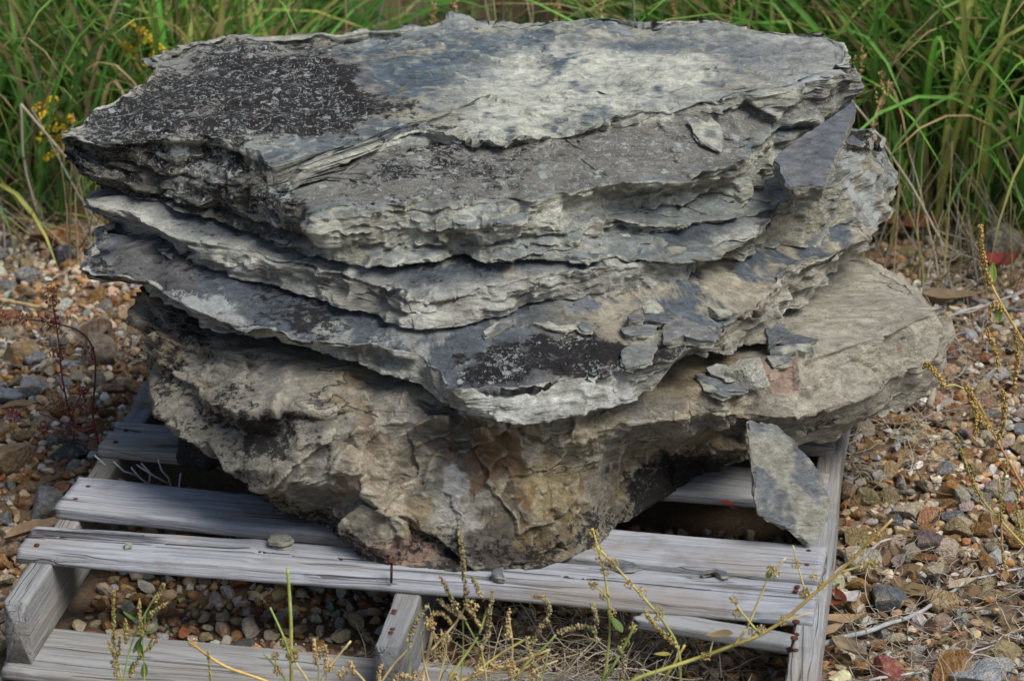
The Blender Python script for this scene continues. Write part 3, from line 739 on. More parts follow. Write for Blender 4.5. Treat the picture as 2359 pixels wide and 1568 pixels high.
slab3 = build_rock('rock_slab', (.0, 3.78), [r3a, r3b, r3c], [66, 66], 1080, 64, plane_fn(PL3), slab_disp(PL3, 37, .014, .0045, .85, 6, 1.3), colour3, M_slate,
    'slate slab third from the top whose dark pointed nose juts out at the front', chips=((14, .035, .004, .28), (60, .018, .0025, .4)), seed=3)

# ---- the boulder at the bottom
b4 = [(2120,684,.300),(2072,650,.302),(1988,609,.306),(1930,600,.307),W(.36,4.00,.31),W(.05,4.08,.31),W(-.25,4.04,.31),W(-.48,3.95,.30)]
r4a = px(trim([(301,663,.385),(380,745,.352),(500,815,.335),(650,845,.328),(800,870,.322),(930,905,.315),(1050,945,.308),(1180,982,.302),(1370,950,.305),(1500,912,.308),(1640,905,.305),(1785,850,.305),(1900,810,.308),(2055,765,.312),(2153,714,.316),(2182,703,.316)] + b4), None)
r4b = px(trim([(310,705,.35),(346,800,.318),(400,870,.302),(480,905,.298),(510,936,.304),(584,951,.302),(753,957,.300),(821,944,.303),(940,950,.299),(1044,958,.295),(1092,1005,.278),(1200,1012,.282),(1360,992,.288),(1500,975,.292),(1610,952,.288),(1720,952,.270),(1800,965,.250),(1900,960,.243),(2040,905,.245),(2140,820,.258),(2184,752,.280)] + b4), None)
r4c = px(trim([(322,745,.30),(347,835,.268),(388,915,.248),(450,955,.246),(540,1000,.247),(640,1030,.248),(780,1055,.242),(860,1080,.235),(960,1095,.230),(1060,1085,.232),(1110,1085,.232),(1220,1080,.234),(1350,1062,.238),(1440,1030,.245),(1495,1002,.250),(1540,1012,.232),(1600,1020,.215),(1661,1030,.205),(1719,1020,.205),(1830,1005,.2),(1942,992,.195),(2040,955,.20),(2110,905,.21),(2174,860,.22),(2192,800,.24)] + [(2125,690,.26),(2080,660,.26),(1990,620,.26),(1930,610,.26),W(.36,3.99,.26),W(.05,4.07,.26),W(-.25,4.03,.26),W(-.48,3.94,.25)]), None)
r4d = px(trim([(338,800,.25),(350,880,.22),(384,945,.20),(440,995,.19),(530,1045,.188),(640,1110,.176),(750,1170,.170),(840,1215,.166),(960,1225,.165),(1090,1225,.165),(1230,1210,.168),(1350,1165,.173),(1420,1128,.178),(1465,1092,.183),(1510,1085,.172),(1560,1066,.166),(1620,1052,.168),(1680,1045,.175),(1719,1046,.182),(1840,1014,.178),(1942,1006,.17),(2033,975,.178),(2101,934,.184),(2166,892,.196),(2190,840,.21)] + [(2128,700,.22),(2082,670,.22),(1990,630,.22),(1930,620,.22),W(.36,3.97,.21),W(.05,4.05,.21),W(-.25,4.01,.21),W(-.47,3.92,.2)]), None)
r4e = px(trim([(345,850,.19),(358,905,.172),(392,960,.16),(440,1008,.146),(530,1062,.135),(640,1138,.125),(753,1213,.121),(845,1288,.121),(944,1309,.121),(1050,1320,.121),(1239,1309,.121),(1367,1259,.121),(1418,1220,.121),(1536,1136,.123),(1600,1090,.128),(1670,1045,.14),(1740,1015,.15),(1840,985,.155),(1920,950,.155),(2000,900,.155),(2060,850,.155),(2100,800,.16),(2110,760,.17)] + [(2080,700,.17),(2040,680,.17),(1980,645,.17),(1930,640,.16),W(.34,3.94,.15),W(.05,4.02,.14),W(-.25,3.98,.14),W(-.46,3.9,.15)]), None)
def disp4(P, N, kind):
    Pw = P + .03 * np.stack([fbm(P, 7, 2, 61), fbm(P, 7, 2, 62), fbm(P, 7, 2, 63)], -1)
    up = N[..., 2]; steep = .25 + .75 * (1 - sst(.70, .95, up))
    vis = (kind > .75) & (kind < 4.9) & (N[..., 1] < .5)
    f1 = facets(P, N, vis, 70, .080, .009, .34, 1.0, 64, .020, .8); f2 = facets(P, N, vis, 260, .032, .0045, .40, 1.0, 65, .010, .8); f3 = facets(P, N, vis, 700, .012, .0010, .32, 1.0, 66, .003)
    wp = P + .035 * np.stack([fbm(P, 8, 3, 61), fbm(P, 8, 3, 62), fbm(P, 8, 3, 63)], -1)
    wf = 0
    for fq, gr, sd in ((7.5, .26, 600), (17, .24, 640), (38, .20, 660)):
        _, _, rid, off = worley(wp, fq, sd); g3 = np.stack([np.sin(rid * 91.7), np.cos(rid * 57.3), np.sin(rid * 33.1 + 1)], -1)
        wf = wf + (off * g3).sum(-1) * gr + .25 * (rid - .5) * gr / fq
    h = (.9 * f1 + .6 * f2 + .5 * f3 + .5 * wf) * np.clip(steep + .15, 0, 1) + .003 * fbm(P, 16, 4, 67) + .0014 * fbm(P, 60, 3, 69)
    h = h - .008 * sst(.44, .58, fbm(P, 19, 3, 68)) * steep
    ext = sst(.26, .34, P[..., 0])
    h = h * (1 - .55 * ext)
    bottom = sst(4.4, 4.9, kind); topm = 1 - sst(.5, 1.2, kind)
    h = np.where(kind < 1.3, np.minimum(h, .006), h)
    return N * ((h + .009 - .012 * sst(-.36, -.46, P[..., 0]) - .010 * sst(.26, .36, P[..., 0])) * (1 - .8 * bottom) * (1 - .6 * topm))[..., None]
def colour4(P, N, kind):
    n1 = fbm(P, 12, 5, 701, .6); n2 = fbm(P, 45, 4, 705, .6); n3 = fbm(P, 5, 4, 707, .6)
    grey = np.array([.225, .205, .17]); tan = np.array([.40, .35, .265]); och = np.array([.30, .215, .095]); dark = np.array([.075, .066, .055]); pink = np.array([.30, .20, .15])
    c = lerp(np.broadcast_to(grey, P.shape), tan, sst(-.2, .4, n1 + .4 * n2))
    _, _, rid, _ = worley(P + .022 * np.stack([fbm(P, 14, 3, 771), fbm(P, 14, 3, 772), fbm(P, 14, 3, 773)], -1), 15, 780)
    pal = np.array([grey, tan * 1.1, och, (.17, .105, .055), (.46, .42, .34), (.115, .10, .085), tan, (.235, .215, .19)]); cell = pal[np.minimum((rid * 8).astype(int), 7)]
    c = c + (cell - c) * (.62 * sst(-.4, .1, n1 + .3))[..., None] * (1 - .75 * sst(.28, .36, P[..., 0]))[..., None]
    oc = sst(.02, .16, P[..., 0] + .05 * n1) * sst(.36, .26, P[..., 0])
    c = lerp(c, och * (1 + .25 * n2[..., None]), oc * .55 * sst(-.5, .1, n1))
    rt = sst(.30, .40, P[..., 0] + .03 * n1)
    c = lerp(c, np.array([.37, .33, .26]) * (1 + .2 * n2[..., None]), rt)
    c = lerp(c, np.array([.21, .20, .18]), .6 * sst(.1, .4, fbm(P, 8, 4, 711)) * (1 - rt))
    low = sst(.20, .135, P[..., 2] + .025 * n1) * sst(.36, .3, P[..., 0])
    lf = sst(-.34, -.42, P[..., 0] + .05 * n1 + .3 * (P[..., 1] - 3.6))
    c = lerp(c, np.array([.16, .148, .12]), np.clip(low * .4 + lf * .4, 0, 1))  # left side and foot darkened: shade put into the colour
    c = lerp(c, np.array([.13, .105, .075]), .7 * ball(P, spot(1560, 1085), (.10, .12, .055), .6, 14, 729))  # shade of the right underside painted as a dark patch
    for q, r, cc in (((1060, 1040), .05, (.10, .075, .055)), ((700, 1000), .05, (.10, .09, .08)), ((1000, 1030), .05, (.17, .155, .13)), ((1180, 1150), .035, (.34, .28, .17)), ((1280, 1110), .05, (.30, .235, .12)), ((880, 1120), .05, (.36, .30, .22)), ((640, 900), .10, (.27, .245, .20)), ((1150, 1240), .05, (.075, .06, .045)), ((1290, 1250), .05, (.17, .12, .06)), ((1050, 1200), .03, (.36, .34, .30)), ((1060, 1110), .02, (.46, .45, .42))):
        c = lerp(c, np.array(cc), .8 * ball(P, spot(*q), r, 1.3, 24, 760 + q[0]))
    c = lerp(c, pink, ball(P, spot(920, 1275), (.06, .05, .02), .5, 25, 721))
    c = lerp(c, pink * 1.1, ball(P, spot(1795, 865), (.03, .04, .03), .6, 25, 722) * .8)
    c = lerp(c, np.array([.42, .41, .38]), ball(P, spot(1050, 1110), (.018, .02, .022), 1.0, 35, 723) * .8)
    c = lerp(c, tan * 1.25, PIX['edge'] * .6 * (1 - .6 * np.clip(low + lf, 0, 1)))
    black = .05 + .30 * lf * (1 + .8 * n1) + .36 * low * (1 + .6 * n1) + .34 * ball(P, spot(1560, 1085), (.10, .12, .055), .6, 14, 729) + .32 * ball(P, spot(640, 1000), (.08, .05, .03), .6, 18, 730) + .3 * ball(P, spot(1860, 985), (.08, .04, .02), .5, 20, 731)  # black also paints shade on the left side, foot and right underside
    white = .08 + .18 * low + .12 * sst(.2, .5, n1) + .35 * ball(P, spot(1700, 970), (.03, .03, .03), .6, 25, 735)
    rust = np.zeros_like(black)
    for q, r in (((1090, 1040, .22), .05), ((1410, 1130, .19), .045), ((1160, 1065, .215), .03), ((915, 1140, .2), .02), ((790, 910, .26), .03), ((560, 960, .235), .03), ((2100, 810, .255), .03), ((860, 1085, .21), .03), ((1240, 1060, .22), .05)):
        rust = rust + .34 * ball(P, spot(*q[:2]), r * 1.3, 1.6, 24, 740)
    return c, np.stack([white, black, np.clip(rust, 0, .75)], -1)
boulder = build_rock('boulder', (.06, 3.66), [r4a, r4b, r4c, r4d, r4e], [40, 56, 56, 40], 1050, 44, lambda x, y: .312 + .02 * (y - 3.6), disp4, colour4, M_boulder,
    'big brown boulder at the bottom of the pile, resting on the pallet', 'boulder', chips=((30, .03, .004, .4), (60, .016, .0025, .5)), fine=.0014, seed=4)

# ------------------------------------------------------------------ the pallet
PX, PY, PYAW = -.645, 3.198, math.radians(8.85)
pallet = tag(empty('wooden_pallet', (PX, PY, 0), -PYAW), 'weathered grey wooden pallet carrying the stack of rocks', 'pallet')
def plank(name, L, Wd, T, mat, seed, nx=90, ny=10, nz=4, rough=.0015, ends=.004, bow=0, wane=0, split=None, knots=()):
    """a sawn board centred on its origin: top grid + sides, worn edges, ragged ends; split=(x0,x1,y,width) opens a crack from the left end"""
    us = np.linspace(-.5, .5, nx); 
    # cross-section loop
    prof = []
    hw, ht, r = Wd / 2, T / 2, min(.0035, T * .22)
    ys = np.linspace(-hw + r, hw - r, ny)
    if split is not None:
        y0 = split[2]; ys = np.sort(np.concatenate([ys[np.abs(ys - y0) > .006], [y0 - .0042, y0 - .0016, y0, y0 + .0016, y0 + .0042]]))
    prof += [(y, ht) for y in ys]
    prof += [(hw - r * .3, ht - r * .3), (hw, ht - r)] + [(hw, z) for z in np.linspace(ht - r, -ht + r, nz)[1:]] + [(hw - r * .3, -ht + r * .3)]
    prof += [(y, -ht) for y in ys[::-1]]
    prof += [(-hw + r * .3, -ht + r * .3), (-hw, -ht + r)] + [(-hw, z) for z in np.linspace(-ht + r, ht - r, nz)[1:]] + [(-hw + r * .3, ht - r * .3)]
    prof = np.array(prof); m = len(prof)
    V = np.zeros((nx, m, 3)); V[..., 0] = us[:, None] * L; V[..., 1] = prof[None, :, 0]; V[..., 2] = prof[None, :, 1]
    Q = V.copy(); Q[..., 0] += seed * 3.1
    topm = (prof[:, 1] > ht - 1e-6)[None, :]
    edge = sst(.6, 1.0, np.abs(V[..., 1]) / hw)
    V[..., 1] += .004 * vn(Q[..., 0] * 4, np.sign(V[..., 1]) * 3, 0, seed) * edge + rough * fbm(Q, 40, 3, seed + 1, ax=(1, 1, 1)) * edge
    V[..., 2] += rough * .8 * fbm(Q, 30, 3, seed + 2, ax=(.25, 1, 1)) * np.sign(V[..., 2])
    V[..., 2] += bow * (4 * us[:, None] ** 2 - .33)
    if wane:
        V[..., 1] += np.where(V[..., 1] < 0, 1, 0) * wane * sst(.2, .8, vn(Q[..., 0] * 3.1, 0, 0, seed + 8) * .5 + .5) * (.4 + .6 * (V[..., 2] > 0))
    e = sst(.5 - .02 / L * 2, .5, np.abs(us))[:, None]
    V[..., 0] += e * np.sign(us)[:, None] * ends * fbm(V[0:1] * np.array([0, 1, 1]) + seed, 120, 3, seed + 4)
    if split is not None:
        x0, x1, y0, wd = split
        k = sst(x1, x0, V[..., 0])
        c = np.abs(V[..., 1] - y0)
        inner = (np.abs(prof[:, 0] - y0) < .0025)[None, :] & topm
        near = (np.abs(prof[:, 0] - y0) < .0045)[None, :] & ~inner & topm
        V[..., 2] -= inner * k * T * .8
        V[..., 1] += np.where(prof[:, 0][None, :] > y0, 1, -1) * near * k * wd * .5
    for (kx, ky, kr, kh) in knots:
        dd = np.hypot(V[..., 0] - kx, (V[..., 1] - ky))
        V[..., 2] += topm * kh * np.exp(-(dd / kr) ** 2)
    i, j = np.meshgrid(np.arange(nx - 1), np.arange(m), indexing='ij'); jn = (j + 1) % m
    F = np.stack([i * m + j, i * m + jn, (i + 1) * m + jn, (i + 1) * m + j], -1).reshape(-1, 4)
    Vf = V.reshape(-1, 3); n0 = len(Vf)
    Vf = np.concatenate([Vf, V[0].mean(0)[None], V[-1].mean(0)[None]])
    T3 = np.concatenate([F[:, [0, 2, 1]], F[:, [0, 3, 2]]])
    k = np.arange(m); kn = (k + 1) % m
    T3 = np.concatenate([T3, np.stack([np.full(m, n0), k, kn], -1), np.stack([np.full(m, n0 + 1), (nx - 1) * m + kn, (nx - 1) * m + k], -1)])
    return mesh_from(name, Vf, T3, smooth=True, mats=[mat])
def board(name, s0, t0, s1, t1, width, z, T, mat, seed, tilt=0, **kw):
    """a deck board whose centre line runs from (s0,t0) to (s1,t1) on the pallet, top at height z"""
    L = math.hypot(s1 - s0, t1 - t0)
    me = plank(name, L, width, T, mat, seed, **kw)
    for p in me.polygons: pass
    o = link(name, me, pallet, ((s0 + s1) / 2, (t0 + t1) / 2, z - T / 2), (tilt, 0, math.atan2(t1 - t0, s1 - s0)))
    return o
ZD = .121
bB = board('deck_board', -.015, .150, 1.016, .137, .090, ZD, .0175, M_wood, 3, bow=-.004, wane=.012, split=(-.44, -.11, .020, .016), nx=160, ny=16, knots=((-.20, -.012, .012, -.003), (-.215, .026, .02, .004)))
bA = board('deck_board', .001, .288, 1.020, .234, .093, ZD + .001, .0180, M_wood, 5, bow=.002, nx=120)
bC = board('deck_board', .002, .478, 1.012, .462, .094, ZD, .0170, M_wood2, 8, split=(-.5, -.40, .02, .008), nx=120, ny=14)
bD = board('deck_board', .004, .652, 1.014, .640, .092, ZD - .001, .0175, M_wood2, 11)
bE = board('deck_board', .0, .84, 1.014, .83, .092, ZD, .0170, M_wood2, 14)
bF = board('deck_board', .0, 1.03, 1.014, 1.02, .092, ZD, .0170, M_wood2, 15)
bG = board('deck_board', .0, 1.22, 1.016, 1.215, .095, ZD, .0170, M_wood2, 16)
def stringer(s, t0, t1, seed, mat):
    L = t1 - t0
    me = plank('stringer', L, .038, .089, mat, seed, nx=120, ny=7, nz=10, rough=.0012, ends=.003, wane=.004)
    return link('stringer', me, pallet, (s, (t0 + t1) / 2, .016 + .0445), (0, 0, math.pi / 2))
sL = stringer(.019, .006, 1.33, 21, M_wood2)
sM = stringer(.504, -.035, 1.33, 24, M_wood2)
sR = stringer(1.009, -.075, 1.35, 27, M_wood2)
# bottom boards
board('bottom_board', .0, .045, 1.02, .02, .12, .0165, .016, M_wood2, 31, nx=120, ny=14)
board('bottom_board', .0, .80, 1.02, .80, .12, .0165, .016, M_wood2, 33)
board('bottom_board', .0, 1.27, 1.02, 1.27, .12, .0165, .016, M_wood2, 35)
# the splintered remnant of the lost lead board beside the right stringer
rem = plank('broken_board', .20, .030, .014, M_wood2, 41, nx=40, ends=.012)
link('broken_board', rem, pallet, (.895, .075, .098), (.1, .0, math.radians(-11)))
# nails
def nail_mesh(h, r=.0045, lean=0):
    b = MB(); b.tube([(0, 0, 0), (lean * .5, 0, h * .5), (lean, 0, h)], .0019, (1, 1, 1), 6)
    b.tube([(lean, 0, h), (lean * 1.02, 0, h + .0016), (lean * 1.02, 0, h + .0022)], [r, r, r * .7], (1, 1, 1), 10)
    return b.mesh('nail', [M_rust])
nm_flat = nail_mesh(.0002, .0036); nm_tall = nail_mesh(.030, .0052, .001); nm_mid = nail_mesh(.018, .005, .004)
def nail(px_, py_, z, me, parent):
    p = atz(px_, py_, z); o = link('nail', me, parent)
    pw = Matrix.Translation((PX, PY, 0)) @ Matrix.Rotation(-PYAW, 4, 'Z') @ parent.matrix_basis
    o.matrix_basis = pw.inverted() @ Matrix.Translation(p)
    return o
nail(901, 1341, ZD - .002, nm_tall, bB)
for q in ((908, 1408, .1035), (904, 1450, .1035)): nail(*q, nm_flat, sM)
for q in ((900, 1458, .1035), (906, 1414, .1035)): nail(*q, nm_flat, sM)
nail(1834, 1462, .105, nm_flat, sR); nail(1820, 1500, .105, nm_mid, sR); nail(1832, 1498, .105, nm_flat, sR); nail(1824, 1462, .104, nm_mid, sR)
for q in ((1862, 1270), (1858, 1303)): nail(*q, ZD + .0005, nm_flat, bA)
for q in ((1832, 1362), (1836, 1352)): nail(*q, ZD - .001, nm_flat, bB)
for q in ((203, 1122), (174, 1151)): nail(*q, ZD + .0005, nm_flat, bA)
for q in ((290, 992), (266, 1019)): nail(*q, ZD - .0005, nm_flat, bC)
nail(85, 1256, ZD - .001, nm_flat, bB)

m_, nt_, b_ = newmat('red_paint'); b_.inputs['Base Color'].default_value = (.30, .03, .025, 1); b_.inputs['Roughness'].default_value = .8
nt_.links.new(mixc(nt_, noise(nt_, nt_.nodes.new('ShaderNodeTexCoord').outputs['Object'], 400, 4, .7).outputs[0], (.34, .02, .02), (.16, .05, .04)), b_.inputs['Base Color'])
pw = Matrix.Translation((PX, PY, 0)) @ Matrix.Rotation(-PYAW, 4, 'Z') @ bC.matrix_basis
for pts in ([(1652,1154),(1672,1150),(1690,1156),(1684,1163),(1664,1158)], [(1680,1164),(1694,1168),(1698,1172),(1684,1168)]):
    Vp = np.array([atz(x, y, ZD + .0006) for x, y in pts]); Vp = np.array([(pw.inverted() @ Vector(v))[:] for v in Vp])
    T_ = np.array([[0, k, k + 1] for k in range(1, len(pts) - 1)])[:, ::-1]
    link('paint_mark', mesh_from('paint_mark', Vp, T_, mats=[m_]), bC)

# ------------------------------------------------------------------ loose flakes and the leaning slate
def flake(name, pts, pl, T, col, label, seed, cat='stone', group=None, white=.05, black=.05, rust=0, dome=0.0, mat=None, rough=.0019, under=1.0, lift=.75):
    """a broken piece: outline measured on the plane pl, thickness T below it, ragged laminated rim"""
    if pl == 'on':                       # lie on whatever rock is underneath
        S = np.array([surf(np.clip(x, 0, 2358), y) for x, y in list(pts) + [tuple(np.mean(pts, 0))] * 2])
        sol = np.linalg.lstsq(np.concatenate([np.stack([np.ones(len(S)), S[:, 0], S[:, 1] - 3.5], 1), .03 * np.eye(3)[1:]]), np.concatenate([S[:, 2], [0, .004]]), rcond=None)[0]
        pl = (sol[0] + T * lift, float(np.clip(sol[1], -.3, .3)), float(np.clip(sol[2], -.1, .35)))
        pl = (pl[0] + float(np.mean(S[:, 2] + T * lift - (pl[0] + pl[1] * S[:, 0] + pl[2] * (S[:, 1] - 3.5)))), pl[1], pl[2])
    top = px(pts, pl); n = len(top); cx, cy = top[:, 0].mean(), top[:, 1].mean()
    dens = []
    for a in range(n):
        p, q = top[a], top[(a + 1) % n]; L = np.linalg.norm(q - p); k = max(2, int(L / .0035))
        for t in np.linspace(0, 1, k, endpoint=False): dens.append(p + (q - p) * t)
    E = np.array(dens); m = len(E); cen = np.array([cx, cy, 0]); cen[2] = E[:, 2].mean()
    rad = E - cen; rl = np.linalg.norm(rad[:, :2], axis=1)[:, None]; un = rad / (rl + 1e-9)
    E = E + un * (rough * 1.5 * fbm(E, 90, 3, seed))[:, None]
    nrm = np.array([-pl[1], -pl[2], 1.0]); nrm /= np.linalg.norm(nrm)
    rows = []
    nc = max(5, int(np.median(rl) / .006))
    for s in np.linspace(0, 1, nc + 1)[1:]:
        P = cen + (E - cen) * s
        P = P + nrm * (dome * (1 - s ** 2) + rough * 1.6 * fbm(P, 45, 3, seed + 1) * (1 - .5 * s))[:, None]; rows.append(P)
    nt_ = max(4, int(T / .0025))
    for s in np.linspace(0, 1, nt_ + 1)[1:]:
        lam = np.floor(s * nt_ * .6)
        ins = 1 - .03 * s * under - .10 * s ** 3 * under
        P = cen + (E - cen) * ins - nrm * T * s
        P = P + un * (rough * 2.2 * vn(E[:, 0] * 60, E[:, 1] * 60, lam * 3.3, seed + 2) + rough * vn(E[:, 0] * 200, E[:, 1] * 200, lam, seed + 3))[:, None]; rows.append(P)
    c0 = cen + nrm * dome; c1 = cen - nrm * T
    Rr = np.stack(rows); V = np.concatenate([Rr.reshape(-1, 3), c0[None], c1[None]]); nr = len(rows)
    i, j = np.meshgrid(np.arange(nr - 1), np.arange(m), indexing='ij'); jn = (j + 1) % m
    F = np.stack([i * m + j, (i + 1) * m + j, (i + 1) * m + jn, i * m + jn], -1).reshape(-1, 4)
    T3 = np.concatenate([F[:, [0, 1, 2]], F[:, [0, 2, 3]]]); k = np.arange(m); kn = (k + 1) % m; L = nr * m
    T3 = np.concatenate([T3, np.stack([np.full(m, L), k, kn], -1), np.stack([np.full(m, L + 1), (nr - 1) * m + kn, (nr - 1) * m + k], -1)])
    # orientation: outline may run either way
    ar = np.sum(E[:, 0] * np.roll(E[:, 1], -1) - np.roll(E[:, 0], -1) * E[:, 1])
    if ar < 0: T3 = T3[:, ::-1]
    n1 = fbm(V, 18, 4, seed + 5, .6); n2 = fbm(V, 60, 3, seed + 6)
    blue = np.array([.155, .17, .185])
    c = lerp(np.broadcast_to(np.asarray(col, float), V.shape), blue, sst(-.02, .10, n1) * .85) * (1 + .2 * n2[:, None])
    sidem = np.zeros(len(V)); sidem[nc * m:nr * m] = 1
    c = lerp(c, np.array([.42, .40, .31]), sidem * .7)
    mk = np.stack([np.full(len(V), white), np.full(len(V), black) + .1 * n1, np.full(len(V), rust)], -1)
    base = V.min(0); off = np.array([cx, cy, base[2]])
    me = mesh_from(name, V - off, T3, np.clip(c, 0, 1), np.clip(mk, 0, 1), True, [mat or M_slate], 28)
    return tag(link(name, me, loc=off), label, cat, group)
def c6(*p): return [(1412.3 + .3384 * a, 429.8 + .3384 * b) for a, b in p]
def c5(*p): return [(736.9 + .3384 * a, 429.8 + .3384 * b) for a, b in p]
def c3(*p): return [(1412.3 + .3384 * a, .3384 * b) for a, b in p]
def c8(*p): return [(859.7 + .3384 * a, 829.0 + .3384 * b) for a, b in p]
def cR(*p): return [(1412.3 + .2603 * a, 1166.7 + .2603 * b) for a, b in p]
def c7(*p): return [(245.6 + .3384 * a, 798.3 + .3384 * b) for a, b in p]
GB = (.52, .51, .41); GR = (.42, .425, .37)
# the big slate leaning over the gap in the deck
lp = [(1725.5,971),(1769.5,975),(1796.6,985),(1847,1035.7),(1881,1080),(1898,1107),(1908,1147),(1905,1198),(1884.6,1235),(1866,1250.6),(1817,1215),(1749,1184.6),(1737,1147),(1742.5,1096.6),(1729,1042.5),(1725.5,1008.6)]
A3, B3, C3_ = atz(1735, 972, .262), atz(1866, 1250, .132), atz(1905, 1130, .175)
Mx = np.array([[1, p[0], p[1] - 3.5] for p in (A3, B3, C3_)]); plL = tuple(np.linalg.solve(Mx, [A3[2], B3[2], C3_[2]]))
flake('slate_slab', lp, plL, .016, (.34, .33, .27), 'grey slate leaning against the boulder over a gap in the pallet', 71, 'slate', white=.06, black=.08)
FB = (.284, 0, .05)      # boulder top right of the nose
F3 = (.337, 0, .055)     # top of the third slab
cp = surf(1735, 868); CHUNK = []          # the chunky block is built with the angular stones below
flake('loose_stone', c6((640,1230),(700,1200),(760,1215),(840,1300),(760,1310),(660,1270)), 'on', .012, GR, 'small grey flake lying against the chunky pale stone', 82)
flake('slate_flake', c6((555,1265),(640,1290),(760,1325),(900,1360),(930,1375),(880,1395),(760,1390),(620,1330)), 'on', .008, GR, 'thin oval slate flake in front of the chunky pale stone', 83)
flake('slate_flake', c6((575,1300),(640,1345),(760,1400),(835,1400),(760,1425),(640,1380)), 'on', .007, GR, 'slate flake lying underneath the thin oval flake', 84)
flake('slate_flake', c6((1065,1090),(1200,1075),(1340,1060),(1360,1110),(1310,1125),(1250,1112),(1160,1140),(1070,1140)), 'on', .012, GB, 'long pale flake behind the chunky pale stone on the boulder', 85)
flake('slate_flake', c6((1040,1150),(1140,1145),(1220,1170),(1180,1200),(1090,1220)), 'on', .009, GR, 'pointed grey flake touching the chunky pale stone at its far end', 86)
flake('slate_flake', c6((1030,960),(1140,930),(1200,990),(1120,1040),(1060,1075)), 'on', .010, (.13, .145, .155), 'dark slate flake tucked under the third slab', 87)
flake('slate_flake', c6((1120,1070),(1200,1000),(1330,1020),(1390,1040),(1290,1070),(1200,1082)), 'on', .008, (.14, .15, .155), 'dark flat flake lying on the boulder beside the tucked flake', 88)
flake('slate_flake', c6((330,960),(420,910),(500,900),(640,960),(710,1010),(690,1050),(600,1050),(480,1012),(400,1040),(340,1040)), 'on', .013, (.25, .245, .23), 'lichen speckled flake, largest of the pieces on the third slab', 89, white=.42)
flake('slate_flake', c6((50,965),(200,930),(290,945),(300,990),(240,1010),(120,1010),(75,1000)), 'on', .010, (.28, .29, .27), 'white edged flake next to the lichen speckled flake', 90, white=.3)
flake('slate_flake', c6((50,1120),(130,1070),(300,1060),(275,1120),(255,1200),(90,1235),(60,1200)), 'on', .007, (.27, .275, .25), 'squarish grey flake lying on the dark nose of the third slab', 91)
flake('slate_flake', c6((550,780),(640,790),(760,770),(810,860),(720,870),(650,820)), 'on', .010, GB, 'buff angular flake high on the third slab under the second slab', 92)
flake('slate_flake', c6((205,870),(330,850),(385,910),(300,918),(220,905)), 'on', .009, (.2, .21, .21), 'dark grey wedge of slate behind the white edged flake', 93)
flake('loose_stone', c6((95,880),(140,835),(190,830),(212,880),(190,908),(110,905)), 'on', .014, (.33, .28, .20), 'small tan stone behind the white edged flake', 94, dome=.004)
flake('loose_stone', c6((215,790),(240,768),(280,775),(335,825),(310,852),(220,845)), 'on', .014, GB, 'small knobbly buff stone below the edge of the second slab', 95, dome=.004)
flake('slate_flake', c5((1440,925),(1530,928),(1560,915),(1650,962),(1740,925),(1748,958),(1670,978),(1540,955)), 'on', .006, GB, 'long thin buff flake on the middle of the third slab', 96)
flake('slate_flake', c5((1750,945),(1780,920),(1840,930),(1848,988),(1790,985)), 'on', .006, GR, 'small square flake at the end of the long thin buff flake', 97)
flake('slate_flake', c5((1115,985),(1190,925),(1320,890),(1290,935),(1170,1000),(1130,1012)), 'on', .008, GB, 'narrow buff splinter lying along the crack below the second slab', 98)
flake('slate_flake', c3((510,830),(560,800),(640,835),(665,800),(735,865),(745,920),(758,975),(730,1032),(650,985),(600,962),(545,905)), 'on', .008, (.46, .45, .36), 'jagged buff flake lying on the right side of the top slab', 99, lift=1.05)
tri = c3((1640,690),(1655,760),(1600,850),(1545,1000),(1485,1130),(1430,1272),(1340,1260),(1200,1272),(1150,1205),(1130,1130),(1090,1090),(1160,1020),(1330,900),(1450,820),(1550,750))
A3, B3, C3_ = atz(*tri[0], .570), atz(*tri[7], .468), atz(*tri[10], .505)
A3, B3, C3_ = aty(*tri[0], 3.80), aty(*tri[7], 3.575), aty(*tri[10], 3.64)
Mx = np.array([[1, p[0], p[1] - 3.5] for p in (A3, B3, C3_)]); plT = tuple(np.linalg.solve(Mx, [A3[2], B3[2], C3_[2]]))
flake('slate_slab', tri, plT, .03, (.20, .205, .205), 'smooth blue grey triangular slate plate leaning on the right end of the pile', 101, 'slate', white=.12, black=.1)
A3 = aty(*c3((1650, 950))[0], 3.755)
flake('slate_flake', c3((1595,940),(1630,925),(1665,950),(1702,972),(1690,990),(1600,968)), (A3[2] - .3 * (A3[1] - 3.5), 0, .3), .006, (.16, .175, .19), 'small blue flake beside the triangular slate plate', 102)
# pieces on the deck
D0 = (ZD + .002, 0, 0)
def deck(h): return (ZD + h, 0, 0)
flake('loose_stone', c7((1110,1280),(1150,1262),(1250,1275),(1255,1305),(1200,1318),(1115,1310)), deck(.014), .015, (.29, .28, .22), 'blocky buff stone on the deck board in front of the boulder', 111, dome=.003)
flake('loose_stone', c7((128,1338),(145,1328),(163,1336),(160,1350),(130,1352)), deck(.004), .010, GB, 'tiny pale stone stuck in the split of the front board', 112, dome=.002)
flake('slate_flake', c8((70,1410),(100,1398),(140,1402),(172,1450),(150,1470),(105,1462)), (ZD + .014, -.3, .5), .006, (.36, .37, .33), 'pale round flake standing behind the tall bent nail', 113)
flake('loose_stone', c8((810,1432),(835,1412),(882,1410),(890,1470),(850,1468),(808,1450)), deck(.012), .014, (.27, .285, .285), 'grey pointed stone on the front board below the boulder', 114, dome=.004)
flake('slate_flake', c8((1590,1370),(1640,1350),(1740,1370),(1835,1412),(1760,1425),(1690,1440),(1620,1410)), deck(.004), .005, (.31, .32, .28), 'thin pale flake lying on the seam of the front deck boards', 115)
